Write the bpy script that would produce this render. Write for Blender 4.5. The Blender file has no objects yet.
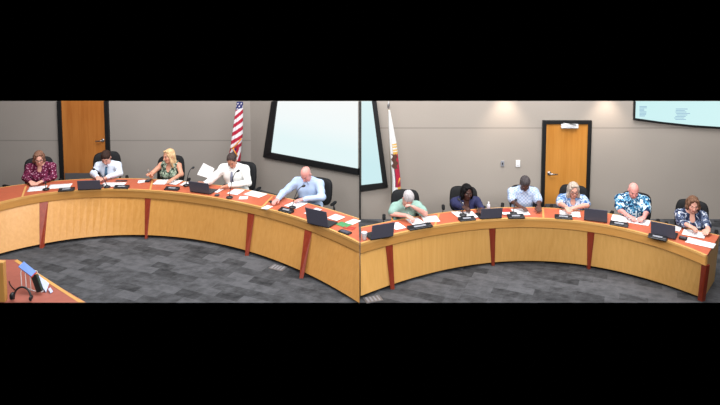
import bpy, math, random
import numpy as np
from mathutils import Vector, Matrix
random.seed(4)
sc = bpy.context.scene
C = sc.collection
R = math.radians
# ------------------------------------------------------------------ camera
CAMH, PITCH, FPX, PX, PY = 4.29, R(5), 640.0, 360.0, 36.0
fw = Vector((0, math.cos(PITCH), -math.sin(PITCH))); upv = Vector((0, math.sin(PITCH), math.cos(PITCH)))
camd = bpy.data.cameras.new('camera'); cam = bpy.data.objects.new('camera', camd); C.objects.link(cam)
cam.location = (0, 0, CAMH); cam.rotation_euler = (R(90) - PITCH, 0, 0)
camd.sensor_fit = 'HORIZONTAL'; camd.sensor_width = 36; camd.lens = FPX / 720 * 36
camd.shift_y = (PY - 202.5) / 720; camd.clip_end = 200
sc.camera = cam
O = Vector((0, 0, CAMH))
def ray(px, py): return fw * FPX + Vector((1, 0, 0)) * (px - PX) - upv * (py - PY)
def at_z(px, py, z):
    d = ray(px, py); return O + d * ((z - CAMH) / d.z)
def at_y(px, py, y):
    d = ray(px, py); return O + d * (y / d.y)
def at_pl(px, py, p0, n):
    d = ray(px, py); return O + d * ((p0 - O).dot(n) / d.dot(n))
def proj(p):
    v = p - O; w = v.dot(fw); return (PX + v.x / w * FPX, PY - v.dot(upv) / w * FPX)
# ------------------------------------------------------------------ materials
def srgb(r, g, b):
    f = lambda c: (c/255/12.92) if c/255 <= .04045 else ((c/255+.055)/1.055)**2.4
    return (f(r), f(g), f(b), 1)
class NT:
    def __init__(s, name):
        s.m = bpy.data.materials.new(name); s.m.use_nodes = True
        s.n = s.m.node_tree.nodes; s.l = s.m.node_tree.links
        s.b = s.n['Principled BSDF']
    def node(s, t, **k):
        n = s.n.new(t)
        for a, v in k.items():
            if a.startswith('i_'): n.inputs[a[2:].replace('_', ' ')].default_value = v
            else: setattr(n, a, v)
        return n
    def link(s, a, b): s.l.new(a, b)
    def set(s, **k):
        for a, v in k.items(): s.b.inputs[a.replace('_', ' ')].default_value = v
        return s
    def ramp(s, fac, stops, interp='LINEAR'):
        r = s.n.new('ShaderNodeValToRGB'); r.color_ramp.interpolation = interp
        e = r.color_ramp.elements
        while len(e) < len(stops): e.new(.5)
        for i, (p, c) in enumerate(stops): e[i].position = p; e[i].color = c
        s.link(fac, r.inputs[0]); return r.outputs[0]
def coords(t, scale=(1, 1, 1), rot=(0, 0, 0), src='Object'):
    tc = t.node('ShaderNodeTexCoord'); mp = t.node('ShaderNodeMapping')
    mp.inputs['Scale'].default_value = scale; mp.inputs['Rotation'].default_value = rot
    t.link(tc.outputs[src], mp.inputs[0]); return mp.outputs[0]
def plain(name, col, rough=.5, metal=0, var=.06, nscale=30, spec=.5):
    t = NT(name); t.set(Roughness=rough, Metallic=metal); t.b.inputs['Specular IOR Level'].default_value = spec
    nz = t.node('ShaderNodeTexNoise', i_Scale=nscale, i_Detail=2.0); t.link(coords(t), nz.inputs['Vector'])
    c = Vector(col[:3])
    t.link(t.ramp(nz.outputs[0], [(.3, (*(c*(1-var)), 1)), (.7, (*(c*(1+var)), 1))]), t.b.inputs['Base Color'])
    return t.m
def wood(name, c1, c2, scale=(30, 30, 1.2), rough=.4, rot=(0, 0, 0)):
    t = NT(name); t.set(Roughness=rough)
    nz = t.node('ShaderNodeTexNoise', i_Scale=1.0, i_Detail=5.0, i_Roughness=.6); t.link(coords(t, scale, rot), nz.inputs['Vector'])
    n2 = t.node('ShaderNodeTexNoise', i_Scale=.9, i_Detail=1.0); t.link(coords(t), n2.inputs['Vector'])
    mx = t.node('ShaderNodeMath', operation='ADD'); t.link(nz.outputs[0], mx.inputs[0])
    m2 = t.node('ShaderNodeMath', operation='MULTIPLY'); m2.inputs[1].default_value = .5; t.link(n2.outputs[0], m2.inputs[0]); t.link(m2.outputs[0], mx.inputs[1])
    t.link(t.ramp(mx.outputs[0], [(.5, c1), (1.0, c2)]), t.b.inputs['Base Color'])
    return t.m
def emis(name, stops, axis=2, lo=0, hi=1, strength=1.0):
    t = NT(name); t.set(Roughness=.6); sep = t.node('ShaderNodeSeparateXYZ'); t.link(coords(t), sep.inputs[0])
    mr = t.node('ShaderNodeMapRange'); mr.inputs[1].default_value = lo; mr.inputs[2].default_value = hi
    t.link(sep.outputs[axis], mr.inputs[0])
    c = t.ramp(mr.outputs[0], stops); t.set(**{'Base_Color': (0, 0, 0, 1)})
    t.b.inputs['Specular IOR Level'].default_value = 0
    t.link(c, t.b.inputs['Emission Color']); t.b.inputs['Emission Strength'].default_value = strength
    return t.m
def vcol(name, rough=.6, nscale=60, var=.07):
    t = NT(name); t.set(Roughness=rough); t.b.inputs['Specular IOR Level'].default_value = .3
    a = t.node('ShaderNodeAttribute', attribute_name='col')
    nz = t.node('ShaderNodeTexNoise', i_Scale=nscale, i_Detail=2.0); t.link(coords(t), nz.inputs['Vector'])
    g = t.ramp(nz.outputs[0], [(.3, (1-var,)*3+(1,)), (.7, (1, 1, 1, 1))])
    mx = t.node('ShaderNodeMix', data_type='RGBA', blend_type='MULTIPLY'); mx.inputs[0].default_value = 1
    t.link(a.outputs['Color'], mx.inputs[6]); t.link(g, mx.inputs[7]); t.link(mx.outputs[2], t.b.inputs['Base Color'])
    return t.m
def wallmat(name, col, seam_z, seams_x=()):
    t = NT(name); t.set(Roughness=.9); t.b.inputs['Specular IOR Level'].default_value = .15
    v = coords(t)
    nz = t.node('ShaderNodeTexNoise', i_Scale=140.0, i_Detail=2.0); t.link(v, nz.inputs['Vector'])
    n2 = t.node('ShaderNodeTexNoise', i_Scale=.8, i_Detail=2.0); t.link(v, n2.inputs['Vector'])
    c = Vector(col[:3])
    base = t.ramp(nz.outputs[0], [(.3, (*(c*.93), 1)), (.7, (*(c*1.05), 1))])
    b2 = t.ramp(n2.outputs[0], [(.3, (.93, .93, .93, 1)), (.7, (1, 1, 1, 1))])
    mx = t.node('ShaderNodeMix', data_type='RGBA', blend_type='MULTIPLY'); mx.inputs[0].default_value = 1
    t.link(base, mx.inputs[6]); t.link(b2, mx.inputs[7]); cur = mx.outputs[2]
    sep = t.node('ShaderNodeSeparateXYZ'); t.link(v, sep.inputs[0])
    for ax, pos, wd in [(2, z, .012) for z in seam_z] + [(0, x, .008) for x in seams_x]:
        cmpn = t.node('ShaderNodeMath', operation='COMPARE'); cmpn.inputs[1].default_value = pos; cmpn.inputs[2].default_value = wd
        t.link(sep.outputs[ax], cmpn.inputs[0])
        m = t.node('ShaderNodeMix', data_type='RGBA'); m.inputs[7].default_value = (*(c*.72), 1)
        t.link(cmpn.outputs[0], m.inputs[0]); t.link(cur, m.inputs[6]); cur = m.outputs[2]
    t.link(cur, t.b.inputs['Base Color'])
    return t.m
def carpet():
    t = NT('carpet'); t.set(Roughness=.95); t.b.inputs['Specular IOR Level'].default_value = .1
    v = coords(t, rot=(0, 0, R(24)))
    br = t.node('ShaderNodeTexBrick', offset=.5); br.inputs['Scale'].default_value = 1.0
    br.inputs['Brick Width'].default_value = .36; br.inputs['Row Height'].default_value = .18; br.inputs['Mortar Size'].default_value = .0
    br.inputs['Color1'].default_value = (.0, .0, .0, 1); br.inputs['Color2'].default_value = (1, 1, 1, 1); t.link(v, br.inputs['Vector'])
    nz = t.node('ShaderNodeTexNoise', i_Scale=1.0, i_Detail=5.0, i_Roughness=.65); t.link(coords(t, (6, 9, 3), (0, 0, R(24))), nz.inputs['Vector'])
    n3 = t.node('ShaderNodeTexNoise', i_Scale=120.0, i_Detail=1.0); t.link(coords(t), n3.inputs['Vector'])
    a = t.node('ShaderNodeMath', operation='MULTIPLY_ADD'); a.inputs[1].default_value = .36
    t.link(br.outputs['Color'], a.inputs[0]); t.link(nz.outputs[0], a.inputs[2])
    b = t.node('ShaderNodeMath', operation='MULTIPLY_ADD'); b.inputs[1].default_value = .2
    t.link(n3.outputs[0], b.inputs[0]); t.link(a.outputs[0], b.inputs[2])
    t.link(t.ramp(b.outputs[0], [(.45, srgb(42, 43, 45)), (.72, srgb(70, 71, 74)), (1.0, srgb(90, 91, 95))]), t.b.inputs['Base Color'])
    return t.m
def pattern(name, cols, scale, kind='voronoi', rough=.8, stops=None):
    t = NT(name); t.set(Roughness=rough); t.b.inputs['Specular IOR Level'].default_value = .2
    v = coords(t)
    if kind == 'voronoi':
        x = t.node('ShaderNodeTexVoronoi', i_Scale=scale); o = x.outputs['Distance']
    elif kind == 'noise':
        x = t.node('ShaderNodeTexNoise', i_Scale=scale, i_Detail=3.0, i_Distortion=1.5); o = x.outputs[0]
    elif kind == 'check':
        x = t.node('ShaderNodeTexChecker', i_Scale=scale); o = x.outputs['Fac']
    else:
        x = t.node('ShaderNodeTexWave', i_Scale=scale, i_Distortion=.4); o = x.outputs[0]
    t.link(v, x.inputs['Vector'])
    if stops is None: stops = [i/len(cols) for i in range(len(cols))]
    t.link(t.ramp(o, list(zip(stops, cols)), 'CONSTANT' if kind in ('voronoi', 'noise') else 'LINEAR'), t.b.inputs['Base Color'])
    return t.m
def hairmat(name, c1, c2):
    t = NT(name); t.set(Roughness=.7); t.b.inputs['Specular IOR Level'].default_value = .15
    nz = t.node('ShaderNodeTexNoise', i_Scale=1.0, i_Detail=3.0); t.link(coords(t, (110, 110, 14)), nz.inputs['Vector'])
    t.link(t.ramp(nz.outputs[0], [(.35, c1), (.65, c2)]), t.b.inputs['Base Color'])
    return t.m
M = dict(
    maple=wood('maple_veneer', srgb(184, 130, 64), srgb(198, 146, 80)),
    maple_lit=wood('maple_veneer_right_lit', srgb(208, 156, 84), srgb(222, 172, 100)),  # same veneer with brighter colour to make up for weaker light on right panel
    maple_edge=wood('maple_edge', srgb(196, 146, 78), srgb(218, 170, 104), (3, 3, 30)),
    maple_fascia=wood('maple_fascia', srgb(186, 132, 66), srgb(200, 148, 82), (3, 3, 40)),
    laminate=plain('red_laminate', srgb(182, 94, 66), .45, var=.06, nscale=12),
    deskred=plain('rose_laminate', srgb(160, 92, 78), .4, var=.06, nscale=12),
    mahog=wood('mahogany', srgb(116, 38, 22), srgb(142, 56, 34)),
    toe=plain('shaded_toe_kick', srgb(14, 14, 16), .8),  # toe kick near black: shadow under the panel put into its colour
    doorwood=wood('door_veneer', srgb(160, 94, 38), srgb(186, 120, 58), (14, 14, .8)),
    doorwood2=wood('door_veneer_light', srgb(180, 118, 46), srgb(202, 142, 68), (14, 14, .8)),
    black=plain('black_paint', srgb(16, 17, 19), .5),
    leather=plain('black_leather', srgb(19, 20, 23), .7, var=.2, nscale=50, spec=.25),
    plastic=plain('black_plastic', srgb(26, 27, 31), .4),
    lid=plain('dark_grey_lid', srgb(78, 78, 92), .6, var=.03, spec=.3),
    chrome=plain('brushed_steel', srgb(180, 180, 182), .3, .9),
    kick=plain('grey_kick_plate', srgb(112, 110, 112), .4, .4),
    paper=plain('white_paper', srgb(232, 230, 232), .8, var=.02),
    papershade=plain('grey_print_paper', srgb(206, 206, 212), .8, var=.05),
    label=plain('grey_label', srgb(140, 142, 150), .5),
    white=plain('white_plastic', srgb(225, 225, 228), .5, var=.02),
    green=plain('green_card', srgb(70, 140, 90), .7),
    dkgreen=plain('dark_green_card', srgb(36, 56, 50), .6),
    blue=plain('blue_card', srgb(104, 138, 206), .6),
    lilac=plain('lilac_paper', srgb(176, 184, 214), .7),
    redcard=plain('red_card', srgb(170, 56, 46), .6),
    gold=plain('gold_fringe', srgb(206, 130, 50), .6),
    pole=plain('flag_pole_metal', srgb(150, 140, 120), .4, .5),
    water=plain('cloudy_bottle', srgb(206, 210, 220), .2),
    screen_l=emis('projected_light_left', [(0, srgb(230, 248, 249)), (.35, srgb(243, 251, 251)), (1, srgb(252, 252, 250))], 2, 1.2, 2.3, 1.0),
    screen_r=emis('projected_light_right', [(0, srgb(206, 238, 242)), (1, srgb(226, 246, 246))], 2, 1.0, 2.3, 1.0),
    screen_p=emis('projected_slide', [(0, srgb(190, 234, 240)), (1, srgb(212, 246, 246))], 0, .0, 6.5, 1.0),
    slideink=emis('projected_ink', [(0, srgb(150, 186, 212)), (1, srgb(150, 186, 212))], 0, 0, 1, 1.0),
    carpet=carpet(), skin=vcol('skin_tones', .5, 40, .06), cloth=vcol('flag_cloth', .8),
    navytrouser=plain('dark_trousers', srgb(36, 38, 48), .9), shoe=plain('black_shoe', srgb(20, 19, 18), .4),
)
# ------------------------------------------------------------------ mesh helpers
class MB:
    def __init__(s): s.v = []; s.f = []
    def add(s, vs, fs):
        b = len(s.v); s.v += [tuple(p) for p in vs]; s.f += [tuple(i + b for i in q) for q in fs]; return s
    def box(s, c, d, rot=None):
        c = Vector(c); h = Vector(d) / 2; vs = []
        for sx in (-1, 1):
            for sy in (-1, 1):
                for sz in (-1, 1):
                    p = Vector((sx*h.x, sy*h.y, sz*h.z)); vs.append((rot @ p if rot else p) + c)
        return s.add(vs, [(0, 1, 3, 2), (4, 6, 7, 5), (0, 4, 5, 1), (2, 3, 7, 6), (0, 2, 6, 4), (1, 5, 7, 3)])
    def hexa(s, bot, top):                       # two quads, same winding
        return s.add(list(bot) + list(top), [(3, 2, 1, 0), (4, 5, 6, 7), (0, 1, 5, 4), (1, 2, 6, 5), (2, 3, 7, 6), (3, 0, 4, 7)])
    def tube(s, pts, r, n=10, closed=False):
        pts = [Vector(p) for p in pts]; N = len(pts); rings = []
        rr = r if isinstance(r, (list, tuple)) else [r] * N
        ref = Vector((0, 0, 1))
        for i, p in enumerate(pts):
            a = pts[i-1] if (i > 0 or closed) else p; b = pts[(i+1) % N] if (i < N-1 or closed) else p
            t = (b - a).normalized(); u = t.cross(ref)
            if u.length < .05: u = t.cross(Vector((1, 0, 0)))
            u.normalize(); w = u.cross(t)
            rings.append([p + (u*math.cos(2*math.pi*k/n) + w*math.sin(2*math.pi*k/n)) * rr[i] for k in range(n)])
        vs = [q for g in rings for q in g]; fs = []
        for i in range(N if closed else N-1):
            j = (i+1) % N
            for k in range(n): fs.append((i*n+k, i*n+(k+1) % n, j*n+(k+1) % n, j*n+k))
        if not closed: fs += [tuple(range(n))[::-1], tuple(range((N-1)*n, N*n))]
        return s.add(vs, fs)
    def lathe(s, prof, n=20, c=(0, 0, 0)):
        vs = [(c[0]+r*math.cos(2*math.pi*k/n), c[1]+r*math.sin(2*math.pi*k/n), c[2]+z) for r, z in prof for k in range(n)]
        fs = [(i*n+k, i*n+(k+1) % n, (i+1)*n+(k+1) % n, (i+1)*n+k) for i in range(len(prof)-1) for k in range(n)]
        fs += [tuple(range(n))[::-1], tuple(range((len(prof)-1)*n, len(prof)*n))]
        return s.add(vs, fs)
    def strip(s, A, B):                          # ruled quads between two polylines
        n = len(A); return s.add(list(A)+list(B), [(i, i+1, n+i+1, n+i) for i in range(n-1)])
    def slab(s, A, B, A2, B2):                   # closed solid between ruled surfaces AB (top) and A2B2 (bottom)
        n = len(A); vs = list(A)+list(B)+list(A2)+list(B2); fs = []
        for i in range(n-1):
            fs += [(i, i+1, n+i+1, n+i), (2*n+i+1, 2*n+i, 3*n+i, 3*n+i+1), (i+1, i, 2*n+i, 2*n+i+1), (n+i, n+i+1, 3*n+i+1, 3*n+i)]
        fs += [(0, n, 3*n, 2*n), (n-1, 3*n-1, 4*n-1, 2*n-1)]
        return s.add(vs, fs)
    def superbox(s, c, d, p=.35, nu=24, nv=12, bend=None):   # rounded cushion shape
        vs = []; sg = lambda x, e: math.copysign(abs(x)**e, x)
        for j in range(nv+1):
            th = -math.pi/2 + math.pi*j/nv
            for i in range(nu):
                ph = 2*math.pi*i/nu
                q = Vector((sg(math.cos(th), p)*sg(math.cos(ph), p)*d[0]/2, sg(math.cos(th), p)*sg(math.sin(ph), p)*d[1]/2, sg(math.sin(th), p)*d[2]/2))
                if bend: q = bend(q)
                vs.append(q + Vector(c))
        return s.add(vs, [(j*nu+i, j*nu+(i+1) % nu, (j+1)*nu+(i+1) % nu, (j+1)*nu+i) for j in range(nv) for i in range(nu)])
    def obj(s, name, mat, parent=None, smooth=False, bevel=0):
        me = bpy.data.meshes.new(name); me.from_pydata(s.v, [], s.f); me.update()
        import bmesh
        bm = bmesh.new(); bm.from_mesh(me); bmesh.ops.recalc_face_normals(bm, faces=bm.faces); bm.to_mesh(me); bm.free()
        if smooth: me.polygons.foreach_set('use_smooth', [True]*len(me.polygons))
        me.materials.append(mat); o = bpy.data.objects.new(name, me); C.objects.link(o)
        if parent: o.parent = parent
        if bevel:
            m = o.modifiers.new('bevel', 'BEVEL'); m.width = bevel; m.segments = 2; m.limit_method = 'ANGLE'
        return o
def tag(o, label, cat, group=None):
    o['label'] = label; o['category'] = cat
    if group: o['group'] = group
    return o
def thing(name, label, cat, loc=(0, 0, 0), rz=0, group=None):
    o = bpy.data.objects.new(name, None); C.objects.link(o); o.location = loc; o.rotation_euler = (0, 0, rz); o.empty_display_size = .1
    return tag(o, label, cat, group)
def struct(o): o['kind'] = 'structure'; return o
# ------------------------------------------------------------------ room shell
TOP = 101.0
DL, DR = 13.0, 11.2                                  # wall depths left / right
XB = at_y(250, TOP, DL).x                            # where the left wall turns
pB0 = Vector((XB, DL, 0)); pB1 = Vector((0, DR, 0))
nB = Vector((pB1.y - pB0.y, -(pB1.x - pB0.x), 0)).normalized()
topz = lambda y: at_y(360, TOP, y).z
zL, zR = topz(DL), topz(DR)
def wall(name, a, b, za, zb, mat):
    m = MB(); t = .03; d = (b-a).normalized(); n = Vector((-d.y, d.x, 0))
    if n.y < 0: n = -n
    m.hexa([a, b, b+n*t, a+n*t], [a+Vector((0, 0, za)), b+Vector((0, 0, zb)), b+n*t+Vector((0, 0, zb-.01)), a+n*t+Vector((0, 0, za-.01))])
    return struct(m.obj(name, mat))
xl0 = at_y(0, TOP, DL).x - 1.6; xr1 = at_y(720, TOP, DR).x + 1.4
wall('wall_left', Vector((xl0, DL, 0)), pB0, zL, zL, wallmat('fabric_wall_left', srgb(152, 145, 139), [at_y(0, 140.5, DL).z]))
wall('wall_corner', pB0, pB1, zL, zR, wallmat('fabric_wall_corner', srgb(154, 147, 140), []))
wall('wall_right', pB1, Vector((xr1, DR, 0)), zR, zR, wallmat('fabric_wall_right', srgb(164, 156, 148), [at_y(500, 128, DR).z]))
def wall_side(name, x, mat):
    m = MB(); m.box((x, (6.4+DL)/2, zL/2), (.03, DL-6.4, zL)); return struct(m.obj(name, mat))
yF = at_z(360, 302.7, 0).y; XS = -5.0
fl = MB(); fl.add([(xl0, 6.4, 0), (XS, 6.4, 0), (XS, yF, 0), (xr1, yF, 0), (xr1, DR, 0), (0, DR, 0), (XB, DL, 0), (xl0, DL, 0)], [tuple(range(8))])
struct(fl.obj('floor', M['carpet']))
wall_side('wall_side_left', xl0-.015, bpy.data.materials['fabric_wall_left'])
tr = MB(); tr.box((0, DR-.02, zR/2), (.028, .03, zR-.005)); struct(tr.obj('trim_1', M['black']))
# ------------------------------------------------------------------ doors
def door(name, px0, px1, pytop, D, wood_m, frame_px, handle, closer, lab, kick_top):
    x0 = at_y(px0, 150, D).x; x1 = at_y(px1, 150, D).x
    zt = min(at_y(px0, pytop, D).z, topz(D-.04)-.002)
    root = thing(name, lab, 'door', ((x0+x1)/2, D, 0)); root['kind'] = 'structure'
    w = x1-x0; fwd = frame_px/FPX*D
    m = MB(); m.box((0, -.02, zt/2), (w, .035, zt)); m.obj('door_leaf', wood_m, root, bevel=.004)
    m = MB(); ft = fwd if pytop > TOP+3 else 0
    for sx in (-1, 1): m.box((sx*(w/2+fwd/2), -.03, (zt+ft)/2), (fwd, .06, zt+ft))
    if ft: m.box((0, -.03, zt+ft/2), (w, .06, ft))
    m.obj('door_frame', M['black'], root, bevel=.004)
    zk = at_y(px0, kick_top, D).z
    m = MB(); m.box((0, -.04, zk/2), (w*.96, .006, zk)); m.obj('kick_plate', M['kick'], root)
    hp = at_y(handle[0], handle[1], D-.06) - Vector(root.location)
    m = MB(); m.lathe([(.034, -.008), (.034, .008), (.026, .012)], 18)
    for i, v in enumerate(m.v): m.v[i] = (v[0], -v[2]-.045, v[1]+hp.z)
    m.v = [(v[0]+hp.x, v[1], v[2]) for v in m.v]
    e = m.obj('handle_rose', M['chrome'], root, smooth=True)
    s = 1 if handle[0] < (px0+px1)/2 else -1
    m = MB(); m.tube([(hp.x, -.05, hp.z), (hp.x, -.095, hp.z), (hp.x+s*.03, -.1, hp.z), (hp.x+s*.13, -.1, hp.z-.004)], .011, 10)
    m.obj('door_handle', M['chrome'], root, smooth=True)
    if closer:
        cp = at_y(closer[0], closer[1], D-.06) - Vector(root.location)
        m = MB(); m.box((cp.x, -.065, cp.z), (.3, .055, .075)); c = m.obj('door_closer', M['white'], root, bevel=.01)
        m = MB(); m.tube([(cp.x+.1, -.1, cp.z+.03), (cp.x-.02, -.14, cp.z+.05), (cp.x-.12, -.09, cp.z+.06)], .008); m.obj('closer_arm', M['chrome'], c)
    return root
door('door_1', 64, 106.5, 95, DL, M['doorwood'], 4.2, (102.5, 140.5), None, 'orange veneer door in black frame behind the man in blue tie', 172.5)
door('door_2', 545, 586.5, 123.5, DR, M['doorwood2'], 3.6, (549.5, 173.5), (569.5, 126), 'light wood door with closer in black frame on right wall', 203)
# ------------------------------------------------------------------ wall plates
def plate(px, py, w, h, mat, mat2, lab, cat, name):
    p = at_y(px, py, DR-.008); r = thing(name, lab, cat, (p.x, DR, p.z))
    m = MB(); m.box((0, -.008, 0), (w, .014, h)); m.obj('cover_plate', mat, r, bevel=.003)
    m = MB(); m.box((0, -.018, 0), (w*.35, .01, h*.4)); m.obj('rocker', mat2, r, bevel=.002)
plate(502.5, 163.5, .06, .1, M['label'], M['plastic'], 'small grey wall control left of the white switch plate', 'wall control', 'wall_control')
plate(518, 163.5, .075, .12, M['white'], M['paper'], 'white light switch plate on wall left of the door', 'light switch', 'light_switch')
# ------------------------------------------------------------------ projection screens
def poly_screen(name, inner, lab, plane, mat, bars, off=.03):
    p0, n = plane; r = thing(name, lab, 'screen', at_pl(*inner[0], p0 + n*off, n))
    L = Vector(r.location); q = [at_pl(x, y, p0 + n*off, n) - L for x, y in inner]
    m = MB(); m.add([Vector(a) for a in q] + [Vector(a) - n*.012 for a in q], [tuple(range(len(q))), tuple(range(len(q), 2*len(q)))[::-1]] + [(i, (i+1) % len(q), len(q)+(i+1) % len(q), len(q)+i) for i in range(len(q))])
    # object-space emission uses world height: keep vertices relative to floor
    o = m.obj('screen_surface', mat, r); o.location = (-L.x, -L.y, -L.z)
    for v in o.data.vertices: v.co += L
    m = MB()
    for b in bars:
        w = [at_pl(x, y, p0 + n*(off+.006), n) - L for x, y in b]
        m.hexa([v - n*.03 for v in w], [v + n*.02 for v in w])
    m.obj('screen_frame', M['black'], r)
    return r
planeB = (pB0, nB if nB.y < 0 else -nB); planeR = (pB1, Vector((0, -1, 0)))
poly_screen('projection_screen', [(277, 101.3), (357.6, 101.3), (357.6, 169.3), (270.5, 153)], 'large white projection screen with black border beside striped flag', planeB, M['screen_l'],
    [[(272, 101.3), (277.5, 101.3), (270.8, 154), (263.5, 157)], [(263.5, 157), (270.8, 152.3), (358.5, 168.7), (358.5, 174.6)]])
poly_screen('projection_screen', [(361.5, 101.3), (372.3, 101.3), (383, 183.2), (361.5, 185.5)], 'narrow visible part of glowing screen beside white flag', planeR, M['screen_r'],
    [[(371.8, 101.3), (376.5, 101.3), (388, 187.2), (382.6, 184)], [(361, 185.2), (383.5, 182.6), (388, 187.2), (361, 191.2)]])
s3 = poly_screen('projection_screen', [(635.3, 101.3), (722, 101.3), (722, 127.4), (692, 125.5), (660, 122), (634.6, 118.6)], 'pale cyan projected slide high on wall at upper right', planeR, M['screen_p'],
    [[(634, 101.3), (635.4, 101.3), (634.8, 119), (633.6, 119.4)], [(633.6, 119.4), (634.8, 118), (660, 121.6), (660, 123)], [(660, 123), (660, 121.6), (692, 125), (692, 126.6)], [(692, 126.6), (692, 125), (722, 127), (722, 128.4)]])
ink = MB(); rnd = random.Random(2); L3 = Vector(s3.location)
def inkline(x0, x1, y):
    w = [at_pl(a, b, planeR[0] + planeR[1]*.0305, planeR[1]) - L3 for a, b in [(x0, y+.35), (x1, y+.35), (x1, y-.35), (x0, y-.35)]]
    ink.add(w, [(0, 1, 2, 3)])
for i in range(8): inkline(639.5, 644 + rnd.random()*3, 106.5 + i*1.35)
ink.obj('slide_text', M['slideink'], s3); ink = MB()
for i in range(8): inkline(674 + rnd.random()*3, 684 + rnd.random()*6, 109 + i*1.5)
ink.obj('slide_text', M['slideink'], s3)
# ------------------------------------------------------------------ dais
def fit(pts, deg, xs):
    a = np.array(pts, float); c = np.polynomial.Polynomial.fit(a[:, 0], a[:, 1], deg); return [float(c(x)) for x in xs]
TZ = .75
LF = [(0, 203), (18, 198), (35.5, 194.3), (60, 191.8), (80, 190.4), (120, 189.8), (160, 191.2), (200, 195), (240, 201.5), (247, 205), (273, 211), (300, 219.5), (313, 222.7), (335, 231), (358.5, 243)]
LK = [(0, 187.5), (20, 184.5), (62, 180.3), (100, 178.6), (140, 178.3), (190, 181.7), (246, 190), (270, 193.8), (300, 201), (327, 208.4), (359, 218.5)]
LB = [(0, 253), (38, 246), (80, 237), (120, 234.6), (147, 235.2), (160, 235.5), (200, 240.5), (240, 249), (247, 251), (300, 269), (330, 286), (358.5, 302.5)]
RF = [(361, 243.6), (390, 236), (409, 231), (445, 224.5), (460, 222), (490, 219.8), (530, 219), (575, 221), (620, 226.8), (651, 236), (682, 246.6), (705.5, 255)]
RK = [(360.5, 227.5), (389.5, 221), (424, 214.5), (445, 212.3), (480, 209), (501, 208), (541, 207.8), (563, 208.4), (588, 210), (609, 213), (652, 221), (672, 225.5), (719.5, 235)]
RB = [(361, 296), (390, 285), (409, 279), (440, 270.5), (465, 266), (490, 263), (530, 261), (575, 263.8), (590, 265), (620, 271.7), (659, 283), (698, 296)]
NS = 60
xsL = np.linspace(-34, 359.2, NS); xsR = np.linspace(360.8, 705.5, NS); xsRK = np.linspace(360.8, 719.5, NS); xsRB = np.linspace(360.8, 702, NS)
def curve(pts, xs, z, deg=5): return [at_z(x, y, z) for x, y in zip(xs, fit(pts, deg, xs))]
cLF = curve(LF, xsL, TZ, 4); cLK = curve(LK, xsL, TZ, 4); cLB = curve(LB, xsL, .05, 4)
cRF = curve(RF, xsR, TZ, 4); cRK = curve(RK, xsRK, TZ, 4); cRB = curve(RB, xsRB, .05, 4)
dn = lambda c, z: [Vector((p.x, p.y, z)) for p in c]
def offs0(c, d):                                   # shift polyline away from camera along its normal
    o = []
    for i, p in enumerate(c):
        t = c[min(i+1, len(c)-1)] - c[max(i-1, 0)]; n = Vector((-t.y, t.x, 0)).normalized(); o.append(p + n*d)
    return o
ZF = .61
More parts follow.
